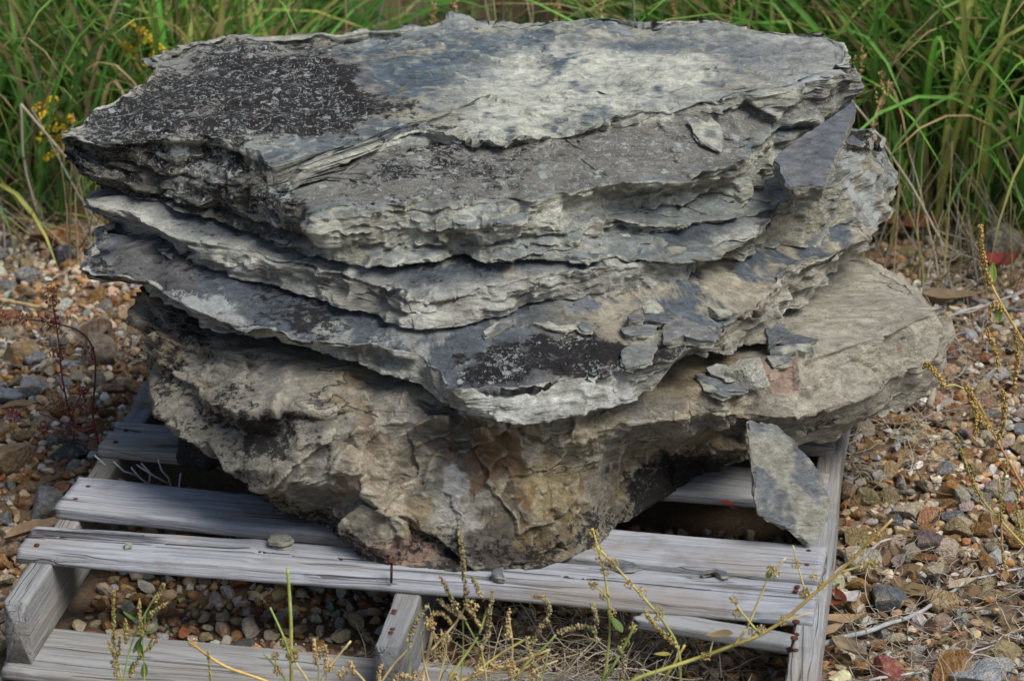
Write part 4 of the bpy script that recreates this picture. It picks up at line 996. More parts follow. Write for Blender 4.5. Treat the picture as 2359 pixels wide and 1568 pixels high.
flake('loose_stone', cR((615,560),(640,480),(672,490),(720,580),(690,592),(620,585)), (ZD + .012, 0, .6), .010, (.25, .25, .21), 'small upright grey stone at the seam of the deck boards', 116, dome=.002)
flake('slate_flake', cR((755,650),(800,610),(940,565),(945,600),(900,660),(800,706),(765,692)), (ZD + .010, .1, .3), .006, (.30, .30, .24), 'curved buff flake propped on the front deck board', 117)
flake('slate_flake', cR((800,560),(900,545),(1000,575),(1035,608),(950,606),(880,560),(800,590)), deck(.006), .006, (.27, .255, .20), 'broken buff flake behind the curved flake on the deck', 118)

# ------------------------------------------------------------------ gravel
def stone_shape(sub, seed, ang=1.0):
    r = np.random.default_rng(seed); bm = bmesh.new(); bmesh.ops.create_icosphere(bm, subdivisions=sub, radius=1.0)
    V = np.array([v.co[:] for v in bm.verts]); F = np.array([[v.index for v in f.verts] for f in bm.faces]); bm.free()
    for k in range(9):
        n = r.normal(size=3); n /= np.linalg.norm(n); dcut = r.uniform(.34, .78)
        h = V @ n; V = V - np.outer(np.clip(h - dcut, 0, None) * ang, n)
    V = V + V * (.06 * fbm(V + seed, 2.7, 3, seed))[:, None]
    V = V * np.array([1.0, r.uniform(.6, .95), r.uniform(.45, .8)])
    return V / np.abs(V[:, 0]).max(), F
PAL = [((.52,.37,.20), 28), ((.42,.22,.075), 26), ((.66,.55,.38), 22), ((.48,.44,.37), 12), ((.72,.69,.62), 9), ((.34,.14,.055), 10), ((.48,.30,.19), 7), ((.10,.10,.10), 1.5), ((.33,.34,.33), 4), ((.28,.18,.15), 1.5)]
PALC = np.array([p[0] for p in PAL]); PALW = np.array([p[1] for p in PAL], float); PALW /= PALW.sum()
def pal_inv(x, y):
    dx, dy = x - PX, y - PY
    return dx * math.cos(PYAW) - dy * math.sin(PYAW), dx * math.sin(PYAW) + dy * math.cos(PYAW)
class Scatter:
    def __init__(s): s.g = {}
    def ok(s, x, y, r, k=.72):
        cx, cy = int(x // .05), int(y // .05)
        for a in (-1, 0, 1):
            for b in (-1, 0, 1):
                for (qx, qy, qr) in s.g.get((cx + a, cy + b), ()):
                    if (qx - x) ** 2 + (qy - y) ** 2 < (k * (qr + r)) ** 2: return False
        return True
    def put(s, x, y, r): s.g.setdefault((int(x // .05), int(y // .05)), []).append((x, y, r))
SC = Scatter()
BIG = [stone_shape(3, 900 + k) for k in range(8)]
BIGM = [mesh_from('stone', v, f, mats=[M_pebble], smooth=False) for v, f in BIG]
def big_stone(name, px_, py_, size, col, k, squash=1.0, sink=.3, label=None, rz=None, parent=None):
    p = atz(px_, py_, size * .15); r = size / 2
    o = link(name, BIGM[k % 8], parent)
    o.location = (p[0], p[1], float(ground_z(p[0], p[1])) + r * .62 * squash * (1 - sink))
    o.scale = (r, r, r * squash); o.rotation_euler = (.15 * math.sin(k * 2.1), .15 * math.cos(k * 1.7), rz if rz is not None else k * 1.3)
    o.color = (*col, 1)
    SC.put(p[0], p[1], r * .8)
    if label: tag(o, label, 'stone')
    return o
M_chunk = attr_material('buff_stone', .9, 3, .35, .12, 6, tone=0)
o = link('loose_stone', mesh_from('loose_stone', BIG[3][0], BIG[3][1], np.broadcast_to(np.array([.52, .51, .42]), BIG[3][0].shape), mats=[M_chunk], smooth=False))
o.location = (cp[0], cp[1] - .004, cp[2] + .014); o.scale = (.036, .036, .046); o.rotation_euler = (.2, .25, .6)
tag(o, 'chunky pale stone, tallest of the loose pieces lying on the boulder', 'stone')
for q in [('large_stone', 10, 905, .085, (.26,.29,.32), 0, 'blue grey angular stone cut by the photo edge on the gravel'),
          ('large_stone', 49, 812, .065, (.42,.29,.15), 1, 'tan wedge shaped stone upright in the gravel near the pallet'),
          ('large_stone', 90, 826, .05, (.33,.34,.35), 2, 'light grey rounded stone beside the tan wedge shaped stone'),
          ('large_stone', 162, 830, .048, (.30,.32,.34), 3, 'grey rounded stone next to the rough tan stone'),
          ('large_stone', 216, 815, .075, (.36,.28,.20), 4, 'rough pitted tan stone on the gravel close to the boulder'),
          ('large_stone', 214, 776, .070, (.24,.15,.10), 5, 'brown stone just behind the rough pitted tan stone'),
          ('large_stone', 130, 552, .080, (.34,.15,.07), 6, 'flat orange brown stone at the far gravel under the slabs'),
          ('large_stone', 74, 473, .060, (.62,.61,.58), 7, 'flat white stone at the edge of the grass'),
          ('large_stone', 181, 476, .045, (.60,.60,.59), 0, 'white angular stone at the grass edge next to the slabs'),
          ('large_stone', 145, 597, .055, (.07,.075,.09), 1, 'dark blue black flat stone in the dry weeds'),
          ('large_stone', 71, 643, .050, (.30,.30,.30), 2, 'grey flat stone below the dry weeds'),
          ('large_stone', 156, 1033, .070, (.10,.105,.10), 3, 'dark greenish grey stone beside the red stemmed weed'),
          ('large_stone', 101, 1160, .060, (.27,.27,.26), 4, 'grey stone beside the end of the third deck board'),
          ('large_stone', 138, 1130, .038, (.42,.20,.09), 5, 'bright orange stone next to the deck board end'),
          ('large_stone', 4, 1060, .085, (.38,.26,.14), 6, 'big tan stone cut off at the photo edge beside the pallet'),
          ('large_stone', 81, 895, .055, (.38,.38,.36), 7, 'pale grey lumpy stone behind the red stemmed weed'),
          ('large_stone', 268, 889, .048, (.36,.19,.13), 0, 'pink brown stone next to the rear deck board end'),
          ('large_stone', 2290, 575, .110, (.24,.22,.17), 1, 'large grey stone with dull yellow side at the far gravel'),
          ('large_stone', 2294, 858, .055, (.52,.53,.53), 3, 'flat whitish stone behind the ochre seed spikes'),
          ('large_stone', 2228, 780, .032, (.52,.53,.55), 4, 'small white cube shaped stone beside the boulder end'),
          ('large_stone', 2135, 1196, .040, (.50,.26,.14), 5, 'salmon orange angular stone on the gravel'),
          ('large_stone', 2096, 1178, .046, (.58,.50,.35), 6, 'cream stone touching the salmon orange stone'),
          ('large_stone', 2138, 1257, .050, (.20,.14,.14), 7, 'purplish oblong stone on the gravel'),
          ('large_stone', 2127, 1283, .048, (.30,.15,.05), 0, 'rich brown block of stone below the purplish stone'),
          ('large_stone', 2089, 1274, .042, (.42,.36,.27), 1, 'smooth tan oval stone beside the rich brown block'),
          ('large_stone', 2000, 1297, .066, (.50,.46,.36), 2, 'large smooth cream oval stone behind the long weed stem'),
          ('large_stone', 2289, 1281, .045, (.50,.50,.47), 3, 'whitish oval stone with a rusty spot near the red stem'),
          ('large_stone', 2036, 1550, .052, (.36,.12,.09), 4, 'deep red stone at the lower edge of the photo'),
          ('large_stone', 2189, 1548, .066, (.32,.17,.06), 5, 'large golden brown stone at the lower edge of the photo'),
          ('large_stone', 2268, 1558, .080, (.42,.44,.45), 6, 'flat pale grey stone in the lower corner of the photo'),
          ('large_stone', 2046, 1386, .056, (.15,.17,.175), 7, 'dark slate stone half buried in dry litter'),
          ('large_stone', 2271, 1410, .026, (.60,.60,.54), 0, 'small round white stone under the dark twig'),
          ('large_stone', 2158, 1436, .044, (.36,.24,.18), 1, 'pinkish stone below the long grey twig'),
          ('large_stone', 2180, 1393, .056, (.44,.31,.16), 2, 'golden tan knobbly stone beside the long grey twig')]:
    big_stone(*q[:6], squash=.8 + .2 * (q[5] % 3), label=q[6])
# random pebbles: the 300 that show largest are parts of the ground, the rest one mass
half = lambda y: .185 * (y * CP + 1.8 * SP)
cand = []
N = 95000
ys = rng.uniform(2.75, 5.15, N); xs = rng.uniform(-1.35, 1.35, N)
rs = np.exp(rng.normal(math.log(.0060), .45, N)).clip(.0028, .019)
rs *= np.where(np.abs(xs) > half(ys) + .10, 1.9, 1.0)
order = np.argsort(-rs)
patch = fbm(np.stack([xs, ys, ys * 0], -1), 3.0, 3, 77)
acc = []
for k in order:
    x, y, r = xs[k], ys[k], rs[k]
    s, t = pal_inv(x, y)
    if -.01 < s < 1.03:
        if (-.03 < t < .10 or  1.2 < t < 1.34) or (s < .045 or s > .985 or .48 < s < .53) and -.08 < t < 1.36: continue
        if t > .55: continue
        if r > .017: continue
    if x > .36 and y < 4.0 and patch[k] < -.45 and r < .010: continue
    if y > 4.62 + .12 * math.sin(x * 5) and rng.random() < sst(4.6, 5.0, y): continue
    if SC.ok(x, y, r):
        SC.put(x, y, r); acc.append((x, y, r))
acc = np.array(acc)
infr = (np.abs(acc[:, 0]) < half(acc[:, 1]) - .01) & (acc[:, 1] > 3.22) & (acc[:, 1] < 4.75)
sv, tv = pal_inv(acc[:, 0], acc[:, 1]); infr &= ~((sv > 0) & (sv < 1.02) & (tv > .02) & (tv < 1.3))
score = np.where(infr, acc[:, 2] / acc[:, 1], 0); bigi = set(np.argsort(-score)[:300].tolist())
ptch2 = fbm(np.concatenate([acc[:, :2], acc[:, :1] * 0], 1), 2.2, 2, 78)
colr = np.array([PALC[rng.choice(len(PALC), p=PALW)] for _ in acc]) * rng.uniform(.55, 1.0, (len(acc), 1)) * (1 + rng.normal(0, .05, (len(acc), 3)))
SM = [stone_shape(2, 950 + k) for k in range(8)]; SMM = [mesh_from('pebble', v, f, mats=[M_pebble], smooth=False) for v, f in SM]
TI = [stone_shape(2 if k < 3 else 1, 980 + k) for k in range(10)]
gz = ground_z(acc[:, 0], acc[:, 1])
gV, gF, gC, gn = [], [], [], 0
for k, (x, y, r) in enumerate(acc):
    rot = Matrix.Rotation(rng.uniform(0, 6.28), 3, 'Z') @ Matrix.Rotation(rng.normal(0, .35), 3, 'X') @ Matrix.Rotation(rng.normal(0, .35), 3, 'Y')
    z = gz[k] + r * rng.uniform(.25, .7)
    rr = r * rng.uniform(1.0, 1.25)
    if k in bigi:
        o = link('pebble', SMM[k % 8], ground); o.location = (x, y, z); o.scale = (rr,) * 3; o.rotation_euler = rot.to_euler(); o.color = (*colr[k], 1)
    else:
        v, f = TI[k % 3] if r > .0085 else TI[3 + k % 7]; v = v * rr @ np.array(rot).T + np.array([x, y, z])
        gV.append(v); gF.append(f + gn); gn += len(v); gC.append(np.broadcast_to(colr[k], v.shape))
gravel = tag(link('gravel', mesh_from('gravel', np.concatenate(gV), np.concatenate(gF), np.concatenate(gC), mats=[M_gravel], smooth=False), ground), kind='stuff')
print('pebbles', len(acc))

# ------------------------------------------------------------------ dry litter on the gravel (fine, uncountable)
def strands(n, area, zf, L, r, cols, seed, curl=1.5, up=.25, sides=3, seg=6):
    b = MB(); g = np.random.default_rng(seed)
    for k in range(n):
        x, y = area(g); a = g.uniform(0, 6.28); l = g.uniform(*L); p = np.array([x, y, zf(x, y, g)]); pts = [p]
        pit = g.normal(0, up); kz = g.normal(0, curl)
        for s in range(seg):
            a += kz / seg; pit += g.normal(0, .25) - .05
            p = p + l / seg * np.array([math.cos(a) * math.cos(pit), math.sin(a) * math.cos(pit), math.sin(pit)])
            p[2] = max(p[2], zf(x, y, None)); pts.append(p)
        c = np.array(cols[g.integers(len(cols))]) * g.uniform(.7, 1.25)
        b.tube(pts, np.linspace(1, .5, seg + 1) * g.uniform(*r), c, sides, False)
    return b
def zl(x, y, g): return float(ground_z(x, y)) + (.006 if g is None else g.uniform(.008, .022))
DRYC = [(.44,.40,.33), (.30,.27,.23), (.36,.31,.22), (.22,.19,.16), (.40,.36,.28), (.27,.20,.12)]
def area_r(g):
    while True:
        x, y = g.uniform(.42, 1.0), g.uniform(3.1, 4.7)
        if vn(x * 5, y * 5, 0, 90) + .35 * (x < .62) + .2 > g.uniform(0, 1): return x, y
def area_l(g):
    while True:
        x, y = g.uniform(-1.0, -.5), g.uniform(3.2, 4.8)
        if vn(x * 4, y * 4, 0, 91) + (.5 if y > 4.15 else -.35) > g.uniform(0, 1): return x, y
b = strands(1700, area_r, zl, (.03, .11), (.0005, .0012), DRYC, 91)
b2 = strands(700, area_l, zl, (.03, .12), (.0004, .001), DRYC[1:], 92)
def area_f(g): return g.normal(.10, .12), g.uniform(3.08, 3.30)
b3 = strands(900, area_f, lambda x, y, g: float(ground_z(x, y)) + (.004 if g is None else g.uniform(.01, .055) * math.exp(-((x - .08) / .16) ** 2)), (.05, .14), (.0006, .0013), [(.42,.37,.29), (.36,.28,.17), (.30,.26,.21), (.45,.38,.26)], 93, 2.2, .4)
for q in (b2, b3): b.V += q.V; b.T += [t + b.n for t in q.T]; b.c += q.c; b.n += q.n
SU = np.array([[-1,0,0],[-.45,.42,.12],[-.45,-.42,.12],[.3,.45,.1],[.3,-.45,.1],[1,0,-.1],[-.45,0,0],[.3,0,0]]); SF = np.array([[0,6,1],[0,2,6],[1,6,7],[1,7,3],[6,2,4],[6,4,7],[3,7,5],[7,4,5]])
gs = np.random.default_rng(95)
for k in range(1500):
    x, y = area_r(gs) if k % 3 else area_l(gs)
    R = np.array(Matrix.Rotation(gs.uniform(0, 6.28), 3, 'Z') @ Matrix.Rotation(gs.normal(0, .5), 3, 'X') @ Matrix.Rotation(gs.normal(0, .5), 3, 'Y'))
    col_ = np.array([(.20,.12,.06), (.30,.26,.21), (.14,.08,.05), (.36,.33,.29), (.24,.17,.10)][gs.integers(5)]) * gs.uniform(.6, 1.2)
    b.add((SU * gs.uniform(.004, .013)) @ R.T + np.array([x, y, float(ground_z(x, y)) + gs.uniform(.006, .018)]), SF, col_)
tag(link('dry_grass_litter', b.mesh('dry_grass_litter', [M_dry])), 'fine dry grass and stalk litter strewn over the gravel', 'litter', kind='stuff')

# ------------------------------------------------------------------ dead leaves and twigs on the ground
def leaf_mesh(L, Wd, curl, fold, col, seed, pointed=1.0, nx=12, ny=6, wave=.08):
    u = np.linspace(0, 1, nx)[:, None]; v = np.linspace(-1, 1, ny * 2 + 1)[None, :]
    w = Wd / 2 * np.sin(np.pi * np.clip(u, .001, .999) ** .8) ** .8
    x = (u - .5) * L + 0 * v; yy = v * w; z = fold * np.abs(v) * w + wave * L * vn(u * 3, v * 2, seed, seed) * .5
    a = curl * (u - .5); z = z + (1 - np.cos(a)) * L / max(abs(curl), .1) * np.sign(curl); x = np.sin(a) * L / curl if abs(curl) > .01 else x
    x = x + 0 * v
    V = np.stack([x, yy, z], -1); m = ny * 2 + 1
    i, j = np.meshgrid(np.arange(nx - 1), np.arange(m - 1), indexing='ij')
    F = np.stack([i * m + j, (i + 1) * m + j, (i + 1) * m + j + 1, i * m + j + 1], -1).reshape(-1, 4)
    c = np.broadcast_to(np.array(col), V.shape).copy(); c *= (1 + .35 * np.exp(-(v / .08) ** 2))[..., None]
    me = mesh_from('leaf', V.reshape(-1, 3), F, np.clip(c, 0, 1).reshape(-1, 3), mats=[M_litter])
    return me
def dead_leaf(px_, py_, z, L, Wd, rz, curl, fold, col, label, k, tilt=(0, 0)):
    p = atz(px_, py_, z); o = link('dead_leaf', leaf_mesh(L, Wd, curl, fold, col, k), loc=p, rot=(tilt[0], tilt[1], rz))
    return tag(o, label, 'leaf')
LV = [(1912,1392,.02,.06,.045,1.2,1.8,.5,(.16,.045,.02),'dark red crumpled leaf against the pallet corner'),
 (1950,1385,.015,.05,.035,.4,2.2,.5,(.42,.40,.37),'pale grey curled leaf beside the pallet corner'),
 (1925,1432,.015,.085,.026,.15,.8,.6,(.30,.21,.11),'long tan folded leaf beside the pallet corner'),
 (1902,1462,.012,.07,.022,.7,.9,.8,(.27,.20,.13),'narrow brown rolled leaf below the long tan leaf'),
 (1958,1502,.012,.07,.024,-.9,1.0,.8,(.25,.19,.12),'brown rolled leaf with a stalk at the lower gravel'),
 (2118,1368,.012,.085,.030,-.45,.7,.5,(.17,.12,.055),'olive brown long leaf beside the long grey twig'),
 (2162,1325,.02,.05,.030,1.1,1.9,.7,(.26,.22,.16),'grey brown leaf curled upright on the gravel'),
 (2218,1348,.012,.055,.016,.6,.8,.8,(.33,.27,.18),'small tan rolled leaf near the dark twig'),
 (2003,1326,.012,.032,.030,.2,4.5,.2,(.24,.17,.10),'short tube of rolled brown leaf below the cream oval stone'),
 (85,1222,.02,.110,.026,.75,.6,.8,(.20,.14,.085),'long brown leaf lying beside the split front board'),
 (250,535,.02,.085,.035,.35,.6,.5,(.36,.30,.22),'tan leaf lying beside the left tips of the slabs'),
 (2085,522,.03,.17,.055,-.12,1.0,.6,(.21,.075,.035),'big reddish brown rolled leaf at the grass edge'),
 (2190,690,.015,.12,.032,.15,.7,.7,(.19,.14,.08),'long dark brown leaf behind the boulder end'),
 (2195,600,.015,.08,.034,-.6,1.5,.6,(.27,.21,.13),'tan curled leaf among twigs behind the boulder'),
 (2298,612,.04,.085,.060,.4,1.6,.4,(.19,.035,.025),'dark red folded leaf against the large grey stone'),
 (1672,816,.290,.055,.016,.55,.5,.7,(.33,.10,.025),'orange leaf tucked under the third slab'),
 (118,1110,.012,.05,.018,.9,.8,.8,(.15,.11,.07),'small brown rolled leaf beside the bright orange stone'),
 (45,938,.012,.06,.018,.5,.7,.8,(.22,.16,.09),'brown rolled leaf below the pale grey lumpy stone')]
for k, q in enumerate(LV): dead_leaf(*q, 40 + k)
def twig(pts, r0, r1, col, label, seed, zbase=.014, name='twig', zz=None):
    P = []
    for i, p in enumerate(pts):
        P.append(np.array(atz(p[0], p[1], p[2] if len(p) > 2 else zbase)))
    P = np.array(P); t = np.linspace(0, 1, len(P)); T = np.linspace(0, 1, max(10, len(P) * 5))
    Q = np.stack([np.interp(T, t, P[:, k]) for k in range(3)], 1) + .0012 * np.stack([vn(T * 17, k, 0, seed) for k in range(3)], 1)
    b = MB(); b.tube(Q, np.linspace(r0, r1, len(Q)) * (1 + .15 * vn(T * 30, 0, 0, seed + 1)), np.array(col) * (1 + .3 * vn(T * 25, 2, 0, seed))[:, None], 6)
    o = link(name, b.mesh(name, [M_dry])); off = Vector(P[0]); o.data.transform(Matrix.Translation(-off)); o.location = off
    return tag(o, label, 'twig')
G = (.30, .30, .30)
twig([(1879,1486),(1995,1453),(2097,1420),(2168,1381),(2225,1336),(2352,1307)], .0038, .0015, G, 'long grey twig slanting over the gravel beside the pallet', 1)
twig([(1895,1338),(1982,1274),(2046,1241),(2084,1240)], .0028, .0012, (.34,.33,.32), 'short grey twig running from the pallet edge behind the weed stem', 2)
twig([(2000,1566),(2135,1544)], .0022, .0015, (.38,.37,.35), 'straight pale twig at the lower edge of the gravel', 3)
twig([(2209,1512),(2301,1479)], .0018, .0012, (.36,.34,.32), 'short straight pale twig below the pinkish stone', 4)
twig([(2084,1522),(2173,1518),(2250,1535),(2352,1553)], .0016, .001, (.13,.11,.10), 'thin dark bent twig at the lower gravel', 5)
twig([(2127,650),(2118,680),(2125,715)], .003, .0022, (.30,.29,.28), 'crooked grey twig behind the boulder end', 6)
twig([(2165,652),(2240,690),(2320,712),(2358,715)], .0045, .003, (.16,.16,.17), 'thick dark branch lying on the far gravel', 7)
twig([(2200,720),(2280,700),(2358,668)], .0025, .0015, (.36,.35,.34), 'pale twig crossing the thick dark branch', 8)
twig([(2150,735),(2240,716),(2358,672,.03)], .002, .001, (.33,.31,.28), 'thin straight stalk behind the ochre seed spikes', 9)
twig([(2240,500),(2300,470),(2358,445)], .004, .003, (.22,.22,.23), 'thick weathered stick at the foot of the grass', 10)
twig([(0,690),(80,705),(140,712)], .004, .003, (.38,.27,.13), 'straw coloured stalk among the stones', 11)
twig([(310,655),(330,650),(420,630)], .0022, .0015, (.27,.25,.23), 'grey twig under the tip of the third slab', 12)
twig([(2142,935,.03),(2150,880,.05)], .006, .0055, (.25,.21,.16), 'short stub of stick propped under the boulder end', 13)
twig([(340,560),(200,600),(120,640)], .0012, .0008, (.36,.33,.29), 'thin dry stalk lying by the slab tips', 14)
# the bleached dry sprig in the pallet gap
root = aty(360, 1130, 3.60); sp = tag(empty('dry_sprig', root), 'bleached white dry sprig sticking up through the pallet gap', 'plant')
for pts in ([(302,1076),(322,1100),(354,1124)], [(315,1070),(346,1090),(385,1112)], [(325,1066),(346,1088),(343,1122)], [(364,1058),(372,1082),(388,1100),(396,1128)], [(416,1089),(411,1131)], [(261,1062),(285,1085),(312,1093)], [(218,1048),(252,1080),(268,1100),(300,1114)]):
    P = np.array([aty(*p, 3.60 + .004 * i) for i, p in enumerate(pts)]); b = MB(); b.tube(P - root, np.linspace(.0012, .0020, len(P)), (.48, .47, .48), 5)
    link('branch', b.mesh('branch', [M_dry]), sp)

# ------------------------------------------------------------------ weeds
def spline(P, n=None):
    P = np.asarray(P, float); t = np.concatenate([[0], np.cumsum(np.linalg.norm(np.diff(P, axis=0), axis=1))]); n = n or max(6, int(t[-1] / .006))
    T = np.linspace(0, t[-1], n); Q = np.stack([np.interp(T, t, P[:, k]) for k in range(3)], 1)
    if len(P) > 2:
        for it in range(max(2, n // 12)): Q[1:-1] = .25 * Q[:-2] + .5 * Q[1:-1] + .25 * Q[2:]
    return Q
OCT_V = np.array([[1,0,0],[-1,0,0],[0,1,0],[0,-1,0],[0,0,1],[0,0,-1.]]); OCT_F = np.array([[0,2,4],[2,1,4],[1,3,4],[3,0,4],[2,0,5],[1,2,5],[3,1,5],[0,3,5]])
def blobs(b, cen, rad, n, size, cols, g):
    for k in range(n):
        p = g.normal(size=3); p /= np.linalg.norm(p); p = np.asarray(cen) + p * rad * g.uniform(.3, 1) ** .5
        s = size * g.uniform(.6, 1.3) * np.array([1, g.uniform(.6, 1), g.uniform(.8, 1.6)])
        R = np.array(Matrix.Rotation(g.uniform(0, 6), 3, 'X') @ Matrix.Rotation(g.uniform(0, 6), 3, 'Z'))
        c = np.array(cols[g.integers(len(cols))]) * g.uniform(.75, 1.2)
        b.add((OCT_V * s) @ R.T + p, OCT_F, c)
STRAW = [(.46,.33,.15), (.42,.28,.11), (.36,.26,.12), (.50,.40,.22)]
GREENY = [(.28,.25,.06), (.34,.27,.08), (.22,.22,.06), (.36,.24,.12), (.40,.34,.14)]
PURPLE = [(.30,.27,.12), (.26,.20,.10), (.28,.16,.14), (.22,.24,.08), (.40,.34,.18)]
def weed(name, label, Y, stems, spikes=(), clusters=(), leaves=(), seed=0, group=None, ground_=True):
    g = np.random.default_rng(seed)
    rootp = aty(*stems[0][0][0], Y); base = np.array([rootp[0], rootp[1], 0.0])
    e = tag(empty(name, base), label, 'plant', group)
    dy = {}
    for (pts, r0, r1, c0, c1) in stems:
        yo = g.normal(0, .006)
        P = [aty(*p, Y + yo + .004 * k) for k, p in enumerate(pts)]
        if ground_ and pts[0][1] > 1540: P = [np.array([P[0][0] + .15 * (P[0][0] - P[1][0]), P[0][1], 0.0])] + P
        Q = spline(P); t = np.linspace(0, 1, len(Q))[:, None]
        nz = vn(t[:, 0] * 9, seed, 0, seed)[:, None]
        b = MB(); b.tube(Q - base, 1.3 * np.linspace(r0, r1, len(Q)), (np.array(c0) * (1 - t) + np.array(c1) * t) * (1 + .25 * nz), 6)
        link('stem', b.mesh('stem', [M_stem]), e)
    for (pts, rad, cols, dens, size) in spikes:
        dens, size = dens * 1.3, size * 1.12
        P = [aty(*p, Y + g.normal(0, .004)) for p in pts]; Q = spline(P)
        b = MB(); b.tube(Q - base, .0007, np.array(cols[0]) * .8, 4)
        L = np.linalg.norm(np.diff(Q, axis=0), axis=1).sum(); n = int(L * dens)
        for k in range(n):
            t = g.uniform(0, 1); i = min(int(t * (len(Q) - 1)), len(Q) - 2); p = Q[i] + (Q[i + 1] - Q[i]) * (t * (len(Q) - 1) - i) - base
            blobs(b, p, rad * (1 - .45 * t), 1, size, cols, g)
        link('seed_spike', b.mesh('seed_spike', [M_dry]), e)
    for (x, y, rad, n, cols, size) in clusters:
        b = MB(); p = aty(x, y, Y + g.normal(0, .003)) - base; blobs(b, p, rad, n, size, cols, g)
        link('seed_cluster', b.mesh('seed_cluster', [M_dry]), e)
    for (x, y, L, wd, rz, pitch, col) in leaves:
        p = aty(x, y, Y) - base; me = leaf_mesh(L, wd, .6, .35, col, seed + int(x), wave=.03)
        me.materials.clear(); me.materials.append(M_leaf); me.transform(Matrix.Translation((L / 2, 0, 0)))
        link('leaf', me, e, p, (0, -pitch, rz))
    return e
YEL, GRN, ORG, STR = (.52,.42,.13), (.24,.31,.08), (.50,.30,.09), (.55,.44,.22)
cl = lambda *ps: [(x, y, .0065, 34, GREENY + STRAW, .0014) for x, y in ps]
weed('seed_weed', 'long yellow stemmed weed slanting past the pallet corner with seed clusters', 3.06,
     [([(1440,1575),(1451,1565),(1558,1531),(1634,1505),(1745,1465),(1803,1430),(1889,1354),(1959,1292),(2026,1224),(2055,1195)], .0022, .0013, GRN, ORG),
      ([(1690,1487),(1722,1443),(1751,1372),(1771,1323),(1810,1284)], .0013, .0009, YEL, STR), ([(1856,1380),(1855,1364),(1839,1310),(1826,1255)], .0011, .0007, YEL, STR),
      ([(1750,1462),(1735,1442),(1701,1401),(1683,1375)], .001, .0008, GRN, YEL), ([(1935,1316),(1980,1305),(2019,1292)], .0011, .0009, YEL, GRN), ([(1803,1430),(1840,1418),(1864,1411)], .0008, .0006, ORG, YEL), ([(1634,1505),(1640,1480),(1645,1468)], .0008, .0006, GRN, STR)],
     clusters=cl((1626,1510),(1735,1452),(1800,1430),(1894,1347),(1964,1276),(1993,1253),(2021,1227),(1752,1448),(1783,1318),(1775,1312),(1834,1297),(1858,1360),(1851,1366),(1690,1380),(1699,1412),(1985,1303),(2016,1296),(2005,1300),(1873,1328)),
     leaves=[(1690,1462,.035,.02,2.9,-.2,(.33,.25,.12)), (1768,1335,.014,.008,1.2,.8,(.16,.22,.05))], seed=1)
weed('seed_weed', 'pair of tall thin stems with seed clusters crossing the front deck boards', 3.08,
     [([(1385,1575),(1398,1530),(1400,1497),(1405,1453),(1403,1401),(1395,1336),(1384,1284),(1364,1216)], .0015, .0011, GRN, YEL),
      ([(1566,1575),(1568,1523),(1558,1476),(1524,1424),(1477,1370),(1412,1297),(1369,1253)], .0014, .0011, GRN, YEL), ([(1398,1376),(1385,1358),(1355,1337)], .0009, .0007, GRN, STR),
      ([(1384,1575),(1420,1520),(1462,1440)], .0017, .0013, GRN, GRN), ([(1520,1575),(1545,1540),(1577,1484)], .0016, .0012, GRN, YEL)],
     clusters=cl((1368,1228),(1375,1258),(1382,1290),(1395,1315),(1403,1290),(1413,1296),(1448,1346),(1480,1362),(1392,1372),(1365,1346),(1410,1409),(1515,1420),(1519,1405),(1440,1478),(1457,1446)),
     leaves=[(1432,1458,.026,.013,2.4,.7,(.13,.20,.05)), (1545,1508,.022,.010,3.3,.1,(.34,.32,.08))], seed=2)
weed('seed_weed', 'single upright cut stem with round seed balls in front of the pallet', 3.07,
     [([(672,1580),(671,1567),(670,1427),(666,1362),(662,1309)], .0021, .0017, YEL, GRN), ([(668,1512),(655,1469),(638,1432),(622,1398)], .0012, .0009, GRN, GRN), ([(668,1580),(661,1568),(637,1536),(608,1505)], .0012, .001, GRN, GRN), ([(716,1580),(710,1567),(681,1526)], .0015, .0012, YEL, STR), ([(635,1534),(634,1510)], .0008, .0006, GRN, GRN)],
     clusters=[(674, 1510, .0085, 170, GREENY, .0013), (654, 1478, .0065, 100, GREENY, .0013), (634, 1510, .005, 60, STRAW, .0013), (640, 1541, .0065, 60, STRAW, .0013)], seed=3)
weed('seed_weed', 'yellow stem bending low in front of the bottom board', 3.06, [([(640,1582),(614,1567),(521,1536),(476,1508),(440,1479)], .0017, .0013, YEL, ORG)],
     spikes=[([(485,1575),(482,1540),(479,1500)], .0025, GREENY, 900, .0013)], clusters=[(444, 1477, .0065, 60, STRAW, .0014)], seed=4)
sp_ = lambda *p: (list(p), .0034, GREENY, 1500, .0013)
